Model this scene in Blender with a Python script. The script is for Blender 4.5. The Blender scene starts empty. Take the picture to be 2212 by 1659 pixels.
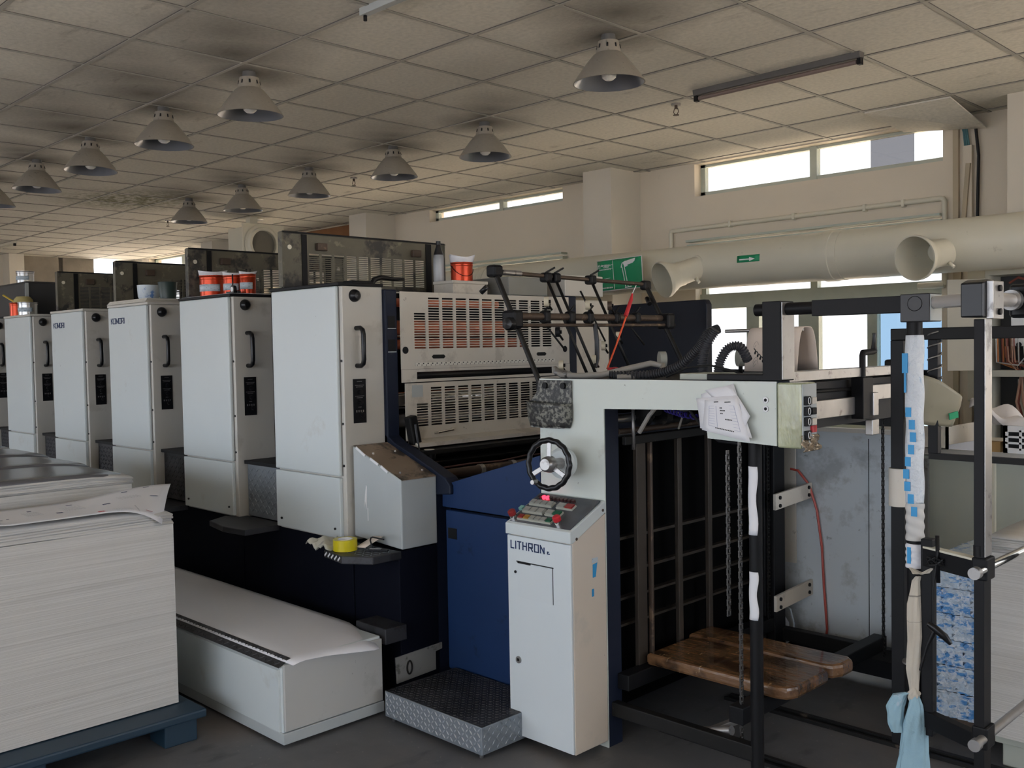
import bpy, bmesh, math, random
from mathutils import Vector, Matrix
random.seed(7)
S = bpy.context.scene
COL = S.collection
# ------------------------------------------------------------ camera, world, light
W, HH, F = 2212, 1659, 2100.0
YAW, PIT, ROL = math.radians(45.06), math.radians(-2.16), math.radians(-1.03)
cd = bpy.data.cameras.new('camera'); cam = bpy.data.objects.new('camera', cd); COL.objects.link(cam)
cd.sensor_fit = 'HORIZONTAL'; cd.sensor_width = 36; cd.lens = 36*F/W; cd.clip_start = .05; cd.clip_end = 200
fw = Vector((-math.sin(YAW)*math.cos(PIT), math.cos(YAW)*math.cos(PIT), math.sin(PIT)))
rt = Vector((math.cos(YAW), math.sin(YAW), 0)); up = rt.cross(fw)
c_, s_ = math.cos(ROL), math.sin(ROL)
rt, up = c_*rt+s_*up, -s_*rt+c_*up
M3 = Matrix((rt, up, -fw)).transposed()
cam.matrix_world = Matrix.Translation((0, 0, 1.6)) @ M3.to_4x4()
S.camera = cam
S.view_settings.view_transform = 'Standard'; S.view_settings.look = 'None'
S.view_settings.gamma = 1; S.view_settings.exposure = 0.27; S.view_settings.use_curve_mapping = False
wd = bpy.data.worlds.new('sky'); S.world = wd; wd.use_nodes = True
bg = wd.node_tree.nodes['Background']; bg.inputs[0].default_value = (.80, .875, 1.0, 1); bg.inputs[1].default_value = 4.2
sl = bpy.data.lights.new('sun', 'SUN'); sl.energy = 34; sl.color = (1, .82, .66); sl.angle = .02
sun = bpy.data.objects.new('sun', sl); COL.objects.link(sun); sun.rotation_euler = (math.radians(14), math.radians(8), 0); sun.location = (0, 0, 12)
def portal(x0, x1, y0, y1, z0, z1, rot):
    l = bpy.data.lights.new('daylight_portal', 'AREA'); l.shape = 'RECTANGLE'
    if rot[0] in 'Y': l.size = x1-x0; l.size_y = z1-z0
    else: l.size = y1-y0; l.size_y = z1-z0
    l.cycles.is_portal = True
    o = bpy.data.objects.new('daylight_portal', l); COL.objects.link(o)
    o.location = ((x0+x1)/2, (y0+y1)/2, (z0+z1)/2)
    o.rotation_euler = {'Y+': (math.pi/2, 0, math.pi), 'Y-': (math.pi/2, 0, 0), 'X+': (math.pi/2, 0, math.pi/2), 'X-': (math.pi/2, 0, -math.pi/2)}[rot]
    return o
portal(-7.5, 3.2, -4.22, -4.22, .55, 2.75, 'Y+')
portal(-5, -2.8, 7.55, 7.55, .9, 2.5, 'Y-')
portal(3.72, 3.72, 1.0, 6.5, .9, 2.6, 'X+')
portal(-4.98, -2.82, 7.55, 7.55, 2.9, 3.19, 'Y-')

# ------------------------------------------------------------ helpers
def V(*a): return Vector(a)
def smooth(o):
    for p in o.data.polygons: p.use_smooth = True
class MB:
    def __init__(s): s.v = []; s.f = []; s.sm = set()
    def face(s, idx, sm=False):
        if sm: s.sm.add(len(s.f))
        s.f.append(idx)
    def box(s, x0, x1, y0, y1, z0, z1):
        if x0 > x1: x0, x1 = x1, x0
        if y0 > y1: y0, y1 = y1, y0
        if z0 > z1: z0, z1 = z1, z0
        b = len(s.v)
        s.v += [(x, y, z) for z in (z0, z1) for y in (y0, y1) for x in (x0, x1)]
        for f in ((0, 2, 3, 1), (4, 5, 7, 6), (0, 1, 5, 4), (2, 6, 7, 3), (0, 4, 6, 2), (1, 3, 7, 5)): s.face([b+i for i in f])
        return s
    def prism(s, poly, ax, a, b):
        # poly in the two other axes in order (x,y,z minus ax)
        n = len(poly); k = len(s.v)
        def pt(p, t):
            q = list(p); q.insert('xyz'.index(ax), t); return tuple(q)
        s.v += [pt(p, a) for p in poly]+[pt(p, b) for p in poly]
        s.face([k+i for i in range(n)]); s.face([k+n+i for i in range(n)][::-1])
        for i in range(n):
            j = (i+1) % n; s.face([k+i, k+n+i, k+n+j, k+j])
        return s
    def hexa(s, P):
        b = len(s.v); s.v += [tuple(p) for p in P]
        for f in ((0, 3, 2, 1), (4, 5, 6, 7), (0, 1, 5, 4), (1, 2, 6, 5), (2, 3, 7, 6), (3, 0, 4, 7)): s.face([b+i for i in f])
        return s
    def bar(s, p, q, w, h=None, up=(0, 0, 1)):
        h = h or w; p = Vector(p); q = Vector(q); d = (q-p).normalized(); u = Vector(up)
        if abs(d.dot(u)) > .98: u = Vector((0, 1, 0))
        r = d.cross(u).normalized(); u = r.cross(d)
        r *= w/2; u *= h/2
        return s.hexa([p-r-u, p+r-u, p+r+u, p-r+u, q-r-u, q+r-u, q+r+u, q-r+u])
    def tube(s, pts, r, n=10, cap=True, closed=False):
        pts = [Vector(p) for p in pts]; m = len(pts)
        rs = r if isinstance(r, (list, tuple)) else [r]*m
        T = []
        for i in range(m):
            a = pts[(i-1) % m] if (closed or i) else pts[i]; b = pts[(i+1) % m] if (closed or i < m-1) else pts[i]
            T.append((b-a).normalized())
        u = Vector((0, 0, 1)) if abs(T[0].z) < .9 else Vector((1, 0, 0))
        k = len(s.v)
        for i in range(m):
            u = (u-T[i]*u.dot(T[i])).normalized(); w = T[i].cross(u)
            for j in range(n):
                a = 2*math.pi*j/n; s.v.append(tuple(pts[i]+(u*math.cos(a)+w*math.sin(a))*rs[i]))
        for i in range(m if closed else m-1):
            i2 = (i+1) % m
            for j in range(n):
                j2 = (j+1) % n; s.face([k+i*n+j, k+i2*n+j, k+i2*n+j2, k+i*n+j2], True)
        if cap and not closed:
            s.face([k+j for j in range(n)]); s.face([k+(m-1)*n+j for j in range(n)][::-1])
        return s
    def cyl(s, p, q, r, n=16, r2=None): return s.tube([p, q], [r, r if r2 is None else r2], n)
    def lathe(s, prof, o, ax=(0, 0, 1), n=24, capa=False, capb=False):
        ax = Vector(ax).normalized(); o = Vector(o)
        u = Vector((1, 0, 0)) if abs(ax.x) < .9 else Vector((0, 1, 0)); u = (u-ax*u.dot(ax)).normalized(); w = ax.cross(u); k = len(s.v)
        for r, h in prof:
            for j in range(n):
                a = 2*math.pi*j/n; s.v.append(tuple(o+ax*h+(u*math.cos(a)+w*math.sin(a))*r))
        for i in range(len(prof)-1):
            for j in range(n):
                j2 = (j+1) % n; s.face([k+i*n+j, k+i*n+j2, k+(i+1)*n+j2, k+(i+1)*n+j], True)
        if capa: s.face([k+j for j in range(n)][::-1])
        if capb: s.face([k+(len(prof)-1)*n+j for j in range(n)])
        return s
    def grid(s, fn, nu, nv, th=None):
        k = len(s.v)
        for i in range(nu+1):
            for j in range(nv+1): s.v.append(tuple(fn(i/nu, j/nv)))
        for i in range(nu):
            for j in range(nv):
                a = k+i*(nv+1)+j; s.face([a, a+nv+1, a+nv+2, a+1], True)
        return s
    def build(s, name, mat, parent=None, bevel=0, solid=0, **kw):
        vs = s.v
        xs = [v[0] for v in vs]; ys = [v[1] for v in vs]; zs = [v[2] for v in vs]
        o3 = Vector(((min(xs)+max(xs))/2, (min(ys)+max(ys))/2, min(zs)))
        me = bpy.data.meshes.new(name); me.from_pydata([tuple(Vector(v)-o3) for v in vs], [], s.f); me.validate()
        for i, p in enumerate(me.polygons):
            if i in s.sm: p.use_smooth = True
        bm = bmesh.new(); bm.from_mesh(me); bmesh.ops.recalc_face_normals(bm, faces=bm.faces)
        for e in bm.edges:
            if len(e.link_faces) == 2 and e.calc_face_angle(0) > .62: e.smooth = False
        bm.to_mesh(me); bm.free()
        me.materials.append(mat)
        o = bpy.data.objects.new(name, me); COL.objects.link(o)
        pw = Vector(parent['_w']) if parent else Vector((0, 0, 0))
        if parent: o.parent = parent
        o.location = o3-pw; o['_w'] = list(o3)
        if solid:
            m = o.modifiers.new('solid', 'SOLIDIFY'); m.thickness = solid; m.offset = 0
        if bevel:
            m = o.modifiers.new('bevel', 'BEVEL'); m.width = bevel; m.segments = 2; m.limit_method = 'ANGLE'; m.angle_limit = .9
        for k, v in kw.items(): o[k] = v
        return o
def thing(name, label, cat, loc, group=None):
    o = bpy.data.objects.new(name, None); COL.objects.link(o); o.location = loc; o['_w'] = list(loc)
    o.empty_display_size = .05
    o['label'] = label; o['category'] = cat
    if group: o['group'] = group
    return o
def T(label, cat, group=None):
    d = dict(label=label, category=cat)
    if group: d['group'] = group
    return d
def box(name, mat, p, b, bevel=0, **kw): return MB().box(*b).build(name, mat, p, bevel, **kw)
ST = dict(kind='structure')

# ------------------------------------------------------------ materials
def mat(name, col, rough=.5, metal=0, var=0, scale=6, dirt=None, bump=0, bscale=60, stretch=(1, 1, 1), emit=None, spec=.5, coat=0):
    """dirt = list of (colour, scale, threshold 0..1, strength, stretch)"""
    m = bpy.data.materials.new(name); m.use_nodes = True; nt = m.node_tree; N = nt.nodes; L = nt.links
    b = N['Principled BSDF']; b.inputs['Roughness'].default_value = rough; b.inputs['Metallic'].default_value = metal
    b.inputs['Specular IOR Level'].default_value = spec; b.inputs['Coat Weight'].default_value = coat
    b.inputs['Base Color'].default_value = (*col, 1)
    if emit:
        b.inputs['Emission Color'].default_value = (*emit[0], 1); b.inputs['Emission Strength'].default_value = emit[1]
    if var or dirt or bump:
        tc = N.new('ShaderNodeNewGeometry'); vec = tc.outputs['Position']
        def mp(st):
            q = N.new('ShaderNodeMapping'); q.inputs['Scale'].default_value = st; L.new(vec, q.inputs['Vector']); return q.outputs[0]
        out = None
        if var:
            n = N.new('ShaderNodeTexNoise'); n.inputs['Scale'].default_value = scale; n.inputs['Detail'].default_value = 6; L.new(mp(stretch), n.inputs['Vector'])
            mx = N.new('ShaderNodeMix'); mx.data_type = 'RGBA'; L.new(n.outputs['Fac'], mx.inputs['Factor'])
            mx.inputs['A'].default_value = (*[max(0, c*(1-var)) for c in col], 1); mx.inputs['B'].default_value = (*[min(1, c*(1+var)) for c in col], 1)
            out = mx.outputs['Result']
        for d in (dirt or []):
            dc, ds, th, stg = d[:4]; st = d[4] if len(d) > 4 else (1, 1, 1)
            n = N.new('ShaderNodeTexNoise'); n.inputs['Scale'].default_value = ds; n.inputs['Detail'].default_value = 8; n.inputs['Roughness'].default_value = .65; L.new(mp(st), n.inputs['Vector'])
            r = N.new('ShaderNodeMapRange'); r.inputs['From Min'].default_value = th; r.inputs['From Max'].default_value = th+.07; r.inputs['To Max'].default_value = stg; L.new(n.outputs['Fac'], r.inputs['Value'])
            mx = N.new('ShaderNodeMix'); mx.data_type = 'RGBA'; L.new(r.outputs[0], mx.inputs['Factor'])
            if out: L.new(out, mx.inputs['A'])
            else: mx.inputs['A'].default_value = (*col, 1)
            mx.inputs['B'].default_value = (*dc, 1); out = mx.outputs['Result']
        if out: L.new(out, b.inputs['Base Color'])
        if bump:
            n = N.new('ShaderNodeTexNoise'); n.inputs['Scale'].default_value = bscale; n.inputs['Detail'].default_value = 4; L.new(mp(stretch), n.inputs['Vector'])
            q = N.new('ShaderNodeBump'); q.inputs['Strength'].default_value = bump; q.inputs['Distance'].default_value = .01; L.new(n.outputs['Fac'], q.inputs['Height']); L.new(q.outputs[0], b.inputs['Normal'])
    return m
GR = (.05, .045, .04)
white = mat('white_enamel', (.58, .63, .635), .38, var=.04, scale=3, dirt=[(GR, 34, .70, .8), ((.4, .38, .33), 3, .60, .3)])
side = mat('grey_cream_enamel', (.55, .53, .48), .42, var=.06, scale=4, dirt=[(GR, 36, .70, .8), ((.3, .27, .22), 4, .58, .3)])
cream = mat('cream_enamel', (.60, .56, .49), .45, var=.07, scale=5, dirt=[((.12, .1, .08), 18, .65, .7), ((.25, .22, .18), 5, .57, .35), ((.1, .08, .07), 42, .68, .7)])
greenw = mat('pale_green_enamel', (.60, .645, .60), .42, var=.05, scale=3, dirt=[(GR, 34, .675, .9), ((.40, .40, .34), 5, .58, .35), ((.12, .12, .11), 14, .69, .7)])
greybox = mat('grey_enamel', (.42, .455, .46), .45, var=.06, scale=5, dirt=[((.1, .1, .1), 22, .68, .7)])
browntop = mat('oily_brown_metal', (.25, .19, .14), .4, var=.3, scale=7, dirt=[((.03, .025, .02), 6, .52, .9), ((.45, .40, .33), 9, .62, .6)])
navy = mat('navy_enamel', (.010, .030, .095), .5, spec=.25, var=.1, scale=3, dirt=[((.004, .006, .012), 4, .60, .6)])
navyd = mat('dark_navy_enamel', (.010, .015, .032), .5, spec=.25, var=.15, scale=4, dirt=[((.2, .22, .26), 24, .72, .5)])
basem = mat('oily_dark_navy', (.003, .004, .010), .7, spec=.12, var=.3, scale=2)
black = mat('black_paint', (.007, .007, .008), .5, var=.2, scale=8, dirt=[((.10, .095, .09), 18, .69, .35)], spec=.22)
blackp = mat('black_plastic', (.007, .007, .008), .3, spec=.35)
dark = mat('dark_oily_steel', (.012, .0115, .011), .55, .1, spec=.25, var=.3, scale=9, dirt=[((.16, .12, .09), 14, .64, .5)])
steel = mat('worn_steel', (.38, .37, .36), .35, .8, var=.2, scale=14, dirt=[((.08, .07, .06), 18, .58, .6)])
chrome = mat('polished_chrome', (.75, .74, .72), .14, 1)
copper = mat('copper_roller', (.85, .27, .15), .3, .2, var=.2, scale=5)
rust = mat('rusty_brown_steel', (.075, .052, .038), .5, .3, var=.3, scale=9, dirt=[((.3, .2, .12), 12, .58, .5)])
olive = mat('inky_olive_metal', (.12, .11, .08), .5, .1, var=.3, scale=9, dirt=[((.02, .02, .024), 5, .54, .85), ((.26, .235, .17), 14, .60, .6)])
tread = mat('aluminium_tread_plate', (.26, .29, .32), .42, .5, var=.12, scale=12, dirt=[((.08, .08, .08), 9, .6, .6)])
treadd = mat('grimy_tread_plate', (.055, .055, .06), .5, .5, var=.2, scale=12, dirt=[((.02, .02, .02), 5, .5, .7)])
lampm = mat('grey_lamp_enamel', (.29, .265, .225), .5, var=.12, scale=30, dirt=[((.12, .11, .1), 30, .6, .6)])
lampin = mat('aluminium_reflector', (.30, .32, .36), .3, .7)
bulbm = mat('milky_glass_bulb', (.85, .85, .82), .2)
ductm = mat('ivory_plastic', (.64, .61, .50), .42, var=.05, scale=2, dirt=[((.25, .22, .17), 8, .66, .4)])
wallm = mat('beige_plaster', (.68, .61, .50), .8, var=.06, scale=1.5, dirt=[((.4, .36, .29), 2.5, .64, .35), ((.28, .24, .18), 30, .75, .6)], bump=.15, bscale=30)
colm = mat('grey_beige_plaster', (.62, .575, .49), .8, var=.06, scale=2, dirt=[((.36, .33, .28), 12, .7, .4)])
conc = mat('raw_concrete', (.25, .22, .18), .9, var=.3, scale=5, bump=.3, bscale=25)
alu = mat('grey_green_window_frame', (.46, .50, .43), .5, var=.12, scale=10, dirt=[((.6, .6, .55), 20, .66, .5)])
paper = mat('white_paper', (.74, .74, .77), .7)
papercard = mat('beige_card', (.70, .60, .52), .7, var=.04)
redcan = mat('orange_red_tin', (.50, .055, .018), .28, .6, var=.12, scale=18)
tin = mat('bare_tin', (.55, .55, .54), .25, .8, var=.1)
labelw = mat('pale_blue_label', (.48, .56, .62), .5, dirt=[((.12, .16, .2), 60, .56, .8, (1, 1, 3))])
ink = mat('black_ink', (.01, .01, .012), .3)
blue = mat('blue_print', (.03, .30, .62), .5)
logom = mat('navy_print', (.01, .03, .11), .5)
white2 = mat('plain_white', (.8, .8, .8), .5)
green = mat('green_sign', (.01, .28, .12), .4, var=.06)
red = mat('red_plastic', (.5, .02, .03), .35)
orange = mat('orange_rod', (.75, .10, .03), .4)
yellow = mat('yellow_tape', (.62, .52, .01), .3)
rubber = mat('black_rubber_hose', (.010, .010, .011), .45, spec=.3)
brushed = mat('brushed_bright_steel', (.62, .60, .58), .3, .6)
treadl = mat('raised_tread_highlight', (.55, .58, .62), .35, .6)  # brighter tread tone: highlights on the front lozenges painted into the colour
chainm = mat('greasy_chain', (.10, .095, .09), .35, .7)
greyhose = mat('grey_rubber_hose', (.30, .28, .25), .6)
cabinet = mat('grey_green_cabinet', (.42, .44, .38), .5, var=.05, dirt=[((.06, .06, .05), 22, .72, .6)])
tapegreen = mat('yellowed_tape', (.36, .38, .24), .22, var=.45, scale=30, dirt=[((.16, .15, .08), 9, .6, .7, (1, 1, .3)), ((.7, .7, .6), 14, .66, .6, (1, 1, .3))], bump=.8, bscale=22, stretch=(1, 1, .3), coat=.5)
scuffed = mat('scuffed_grey_enamel', (.46, .46, .44), .45, var=.06, scale=5, dirt=[((.10, .09, .08), 26, .66, .7), ((.25, .14, .10), 30, .72, .7), ((.3, .3, .28), 5, .58, .3)])
midst = mat('brownish_bare_steel', (.055, .045, .036), .45, .3, spec=.3, var=.3, scale=9)
wrap = mat('blue_white_wrap', (.50, .60, .70), .3, var=.35, scale=40, dirt=[((.03, .24, .60), 14, .50, .9, (1, 1, 3.5)), ((.75, .78, .82), 45, .52, .8), ((.12, .1, .09), 16, .62, .7)], bump=.9, bscale=40)
blackrod = mat('oily_black_rod', (.014, .013, .012), .45, .2, spec=.3, var=.4, scale=20)
# ceiling tile, floor, wood, stack, cloth: special
def special(name):
    m = bpy.data.materials.new(name); m.use_nodes = True
    return m, m.node_tree.nodes, m.node_tree.links, m.node_tree.nodes['Principled BSDF']
def noise(N, L, scale, vec, st=(1, 1, 1), det=6, rough=.5):
    q = N.new('ShaderNodeMapping'); q.inputs['Scale'].default_value = st; L.new(vec, q.inputs[0])
    n = N.new('ShaderNodeTexNoise'); n.inputs['Scale'].default_value = scale; n.inputs['Detail'].default_value = det; n.inputs['Roughness'].default_value = rough; L.new(q.outputs[0], n.inputs['Vector']); return n.outputs['Fac']
def rng(N, L, v, a, b, c=0, d=1):
    r = N.new('ShaderNodeMapRange'); r.inputs[1].default_value = a; r.inputs[2].default_value = b; r.inputs[3].default_value = c; r.inputs[4].default_value = d; L.new(v, r.inputs[0]); return r.outputs[0]
def mixc(N, L, f, a, b):
    x = N.new('ShaderNodeMix'); x.data_type = 'RGBA'
    L.new(f, x.inputs['Factor'])
    for k, c in (('A', a), ('B', b)):
        if isinstance(c, tuple): x.inputs[k].default_value = (*c, 1)
        else: L.new(c, x.inputs[k])
    return x.outputs['Result']
def mth(N, L, op, a, b=None):
    x = N.new('ShaderNodeMath'); x.operation = op
    for i, c in enumerate((a, b)):
        if c is None: continue
        if isinstance(c, (int, float)): x.inputs[i].default_value = c
        else: L.new(c, x.inputs[i])
    return x.outputs[0]
LAMPS = [(-5.02, 2.93), (-6.1, 2.93), (-7.29, 2.93), (-8.38, 2.93), (-9.5, 2.93), (-5.05, 4.81), (-6.1, 4.81), (-7.28, 4.81), (-8.43, 4.81), (-9.5, 4.81), (-3.22, 3.96)]
ceilm, N, L, b = special('stained_shadow_tinted_ceiling')
g = N.new('ShaderNodeNewGeometry').outputs['Position']
sep = N.new('ShaderNodeSeparateXYZ'); L.new(g, sep.inputs[0])
base = mixc(N, L, noise(N, L, 1.2, g), (.69, .655, .575), (.77, .735, .65))
base = mixc(N, L, rng(N, L, noise(N, L, 40, g, (1, 1, 1), 3), .35, .7, 0, .35), base, (.40, .39, .35))
# rust brown scuffs, stretched along the room
sc = rng(N, L, noise(N, L, 5, g, (.5, 1.6, 1), 9, .7), .57, .68, 0, .55)
msk = rng(N, L, noise(N, L, .55, g), .44, .56)
base = mixc(N, L, mth(N, L, 'MULTIPLY', sc, msk), base, (.19, .165, .13))
# soft shadow above each lamp, painted into the colour, drawn out towards +x/-y
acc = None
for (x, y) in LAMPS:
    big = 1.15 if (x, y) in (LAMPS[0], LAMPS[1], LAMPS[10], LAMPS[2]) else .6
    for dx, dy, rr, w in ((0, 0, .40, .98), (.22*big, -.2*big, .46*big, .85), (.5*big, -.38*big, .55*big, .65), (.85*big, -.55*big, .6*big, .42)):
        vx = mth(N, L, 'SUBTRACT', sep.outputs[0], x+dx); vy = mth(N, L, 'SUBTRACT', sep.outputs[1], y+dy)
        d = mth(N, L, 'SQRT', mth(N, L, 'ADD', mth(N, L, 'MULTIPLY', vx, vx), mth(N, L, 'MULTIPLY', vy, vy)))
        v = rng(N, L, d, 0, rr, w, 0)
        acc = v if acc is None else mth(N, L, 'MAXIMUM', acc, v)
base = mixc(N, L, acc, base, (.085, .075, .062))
# mould patch
vx = mth(N, L, 'MULTIPLY', mth(N, L, 'SUBTRACT', sep.outputs[0], -10.0), .9); vy = mth(N, L, 'SUBTRACT', sep.outputs[1], 4.4)
d = mth(N, L, 'SQRT', mth(N, L, 'ADD', mth(N, L, 'MULTIPLY', vx, vx), mth(N, L, 'MULTIPLY', vy, vy)))
mo = mth(N, L, 'MULTIPLY', rng(N, L, d, .25, .85, 1, 0), rng(N, L, noise(N, L, 22, g, det=3), .38, .6, .25, 1))
base = mixc(N, L, mo, base, (.15, .15, .07))
L.new(base, b.inputs['Base Color']); b.inputs['Roughness'].default_value = .9
bp = N.new('ShaderNodeBump'); bp.inputs['Strength'].default_value = .35; bp.inputs['Distance'].default_value = .004; L.new(noise(N, L, 90, g), bp.inputs['Height']); L.new(bp.outputs[0], b.inputs['Normal'])
floorm, N, L, b = special('oily_concrete_floor')
g = N.new('ShaderNodeNewGeometry').outputs['Position']
base = mixc(N, L, noise(N, L, 2.2, g, det=9, rough=.65), (.06, .062, .07), (.17, .165, .16))
base = mixc(N, L, rng(N, L, noise(N, L, 1.1, g, det=5), .5, .68, 0, .7), base, (.12, .085, .06))
base = mixc(N, L, rng(N, L, noise(N, L, 9, g, (1, .4, 1), 8), .6, .72, 0, .55), base, (.02, .02, .022))
base = mixc(N, L, rng(N, L, noise(N, L, 45, g, det=8), .66, .7, 0, .6), base, (.22, .2, .18))
L.new(base, b.inputs['Base Color']); L.new(rng(N, L, noise(N, L, 3, g), .3, .7, .35, .65), b.inputs['Roughness'])
def stackmat(name, c1, c2, lines, horizontal=1, band=None):
    m, N, L, b = special(name); g = N.new('ShaderNodeNewGeometry').outputs['Position']
    f = noise(N, L, 4, g, (.25, .25, 60), 5, .6)
    base = mixc(N, L, rng(N, L, f, .35, .65), c1, c2)
    base = mixc(N, L, rng(N, L, noise(N, L, 3, g, (.12, .12, 14), 3), .60, .63, 0, lines), base, (.25, .23, .2))
    L.new(base, b.inputs['Base Color']); b.inputs['Roughness'].default_value = .75
    bp = N.new('ShaderNodeBump'); bp.inputs['Strength'].default_value = .6; bp.inputs['Distance'].default_value = .004; L.new(f, bp.inputs['Height']); L.new(bp.outputs[0], b.inputs['Normal'])
    return m
stk = stackmat('stacked_paper_edges', (.52, .505, .475), (.63, .615, .585), .12)
woodm, N, L, b = special('varnished_pallet_wood')
g = N.new('ShaderNodeNewGeometry').outputs['Position']
base = mixc(N, L, noise(N, L, 5, g, (1.2, 9, 9), 8, .6), (.07, .032, .014), (.26, .14, .065))
base = mixc(N, L, rng(N, L, noise(N, L, 7, g, (1, 1.5, 1), 8), .50, .62, 0, .85), base, (.03, .016, .01))
base = mixc(N, L, rng(N, L, noise(N, L, 14, g, (3, 1, 1), 4), .68, .72, 0, .7), base, (.45, .33, .18))
L.new(base, b.inputs['Base Color']); b.inputs['Roughness'].default_value = .22; b.inputs['Coat Weight'].default_value = .5
bp = N.new('ShaderNodeBump'); bp.inputs['Strength'].default_value = .5; bp.inputs['Distance'].default_value = .01; L.new(noise(N, L, 16, g, (1, 3, 3), 5), bp.inputs['Height']); L.new(bp.outputs[0], b.inputs['Normal'])
def glassmat(name, tint, mixd=0.0, dcol=(.8, .85, .9)):
    m = bpy.data.materials.new(name); m.use_nodes = True; N = m.node_tree.nodes; L = m.node_tree.links; N.remove(N['Principled BSDF'])
    t = N.new('ShaderNodeBsdfTransparent'); t.inputs[0].default_value = (*tint, 1)
    q = N.new('ShaderNodeBsdfGlossy'); q.inputs['Roughness'].default_value = .05
    mx = N.new('ShaderNodeMixShader'); mx.inputs[0].default_value = .05; L.new(t.outputs[0], mx.inputs[1]); L.new(q.outputs[0], mx.inputs[2])
    L.new(mx.outputs[0], N['Material Output'].inputs[0]); return m
glassA = glassmat('dusty_window_glass', (.62, .60, .57))
glassB = glassmat('pale_blue_window_film', (.32, .385, .43))
glassD = glassmat('grey_window_film', (.27, .26, .255))
glassC = glassmat('clear_window_glass', (.85, .88, .9))
bottlem = mat('cloudy_clear_plastic', (.55, .58, .60), .12); bottlem.node_tree.nodes['Principled BSDF'].inputs['Alpha'].default_value = .55

# ------------------------------------------------------------ room shell
X0, X1, Y0, Y1, ZC = -16.5, 3.7, -4.2, 7.3, 3.2
box('floor', floorm, None, (X0-.2, X1+.2, Y0-.2, Y1+.3, -.15, 0), **ST)
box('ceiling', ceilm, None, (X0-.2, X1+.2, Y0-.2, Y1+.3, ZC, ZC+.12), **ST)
gridm = mat('dull_ceiling_grid', (.40, .385, .34), .6, var=.15, scale=3)
m = MB(); x = -2.496-.595*23
gxs = []
while x < X1: gxs.append(x); x += .595
gys = []; y = 4.07-.628*13
while y < Y1: gys.append(y); y += .628
m = MB()
for x in gxs: m.box(x-.011, x+.011, Y0, Y1, ZC-.004, ZC+.001)
for y in gys: m.box(X0, X1, y-.011, y+.011, ZC-.005, ZC+.001)
m.build('trim_1', gridm, None, **ST)
m = MB()
dk = mat('dark_ceiling_joint_gap', (.12, .11, .10), .8)  # dark joint line beside each grid bar
for x in gxs: m.box(x+.011, x+.0135, Y0, Y1, ZC-.003, ZC+.001)
for y in gys: m.box(X0, X1, y-.0145, y-.011, ZC-.003, ZC+.001)
m.build('trim_2', dk, None, **ST)
def wall_y(name, y, th, xa, xb, holes, mt):
    m = MB(); xs = sorted({xa, xb, *[h[0] for h in holes], *[h[1] for h in holes]})
    for a, b_ in zip(xs, xs[1:]):
        hs = sorted([(h[2], h[3]) for h in holes if h[0] <= a+1e-6 and h[1] >= b_-1e-6]); z = 0
        for h in hs:
            if h[0] > z: m.box(a, b_, y, y+th, z, h[0])
            z = h[1]
        if z < ZC: m.box(a, b_, y, y+th, z, ZC)
    return m.build(name, mt, None, **ST)
H1 = [(-4.98, -2.82, 2.905, 3.19), (-4.98, -2.83, .9, 2.49), (-8.61, -6.55, 3.055, 3.19), (-8.61, -6.55, .9, 2.51), (-12.3, -10.1, 2.9, 3.19), (-12.3, -10.1, .9, 2.5), (-15.9, -13.8, 2.3, 3.19), (-15.9, -13.8, .9, 2.2), (-.9, 1.4, .9, 2.5)]
wall_y('wall_right', Y1, .22, X0, X1, H1, wallm)
wall_y('wall_back', Y0-.2, .2, X0, X1, [(-7.5, 3.2, .55, 2.75), (-15, -9.5, .8, 2.7)], wallm)
# left (far) wall and right end wall
m = MB(); m.box(X0-.2, X0, Y0, 5.42, 0, ZC); m.build('wall_left', wallm, None, **ST)
m = MB(); m.box(X0-.2, X0, 5.42, 6.05, 0, ZC); m.box(X0-.2, X0, 6.12, 6.62, 0, ZC); m.box(X0-.19, X0-.06, 6.05, 6.12, 0, ZC); m.box(X0-.2, X0, 7.05, 7.3, 0, ZC); m.box(X0-.2, X0, 6.62, 7.05, 0, 1.0); m.build('wall_far', conc, None, **ST)
m = MB()
for a, b_, c, d in ((Y0, 1.0, 0, ZC), (6.5, Y1, 0, ZC), (1.0, 6.5, 0, .9), (1.0, 6.5, 2.6, ZC)): m.box(X1, X1+.2, a, b_, c, d)
m.build('wall_front', wallm, None, **ST)
k = 3
for xa in (-9.58, -13.25, -5.91, -2.24, 1.43):
    box('trim_%d' % k, colm, None, (xa, xa+.33, 6.87, Y1, 0, ZC), **ST); k += 1
box('trim_%d' % k, colm, None, (X0, X0+.3, 5.2, 5.42, 0, ZC), **ST); k += 1
def window(n, xa, xb, za, zb, mull, tm, panes, fr=alu, w=.045):
    m = MB(); y = Y1+.10
    m.box(xa, xb, y, y+.05, za, za+w); m.box(xa, xb, y, y+.05, zb-w*.5, zb); m.box(xa, xa+w, y, y+.05, za, zb); m.box(xb-w*.3, xb, y, y+.05, za, zb)
    for q in mull: m.box(q[0], q[1], y-.01, y+.055, za if len(q) < 3 else q[2], zb if len(q) < 4 else q[3])
    for q in tm: m.box(xa, xb, y-.03, y+.06, q[0], q[1])
    o = m.build('window_%d' % n, fr, None, **ST)
    for (a, b_, c, d, mt) in panes: box('glass_pane', mt, o, (a, b_, y+.02, y+.026, c, d))
    return o
window(1, -4.98, -2.82, 2.905, 3.19, [(-3.92, -3.86)], [], [(-4.95, -3.9, 2.93, 3.18, glassA), (-3.88, -3.42, 2.93, 3.18, glassA), (-3.42, -3.08, 2.93, 3.18, glassD), (-3.08, -2.84, 2.93, 3.18, glassA)])
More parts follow.
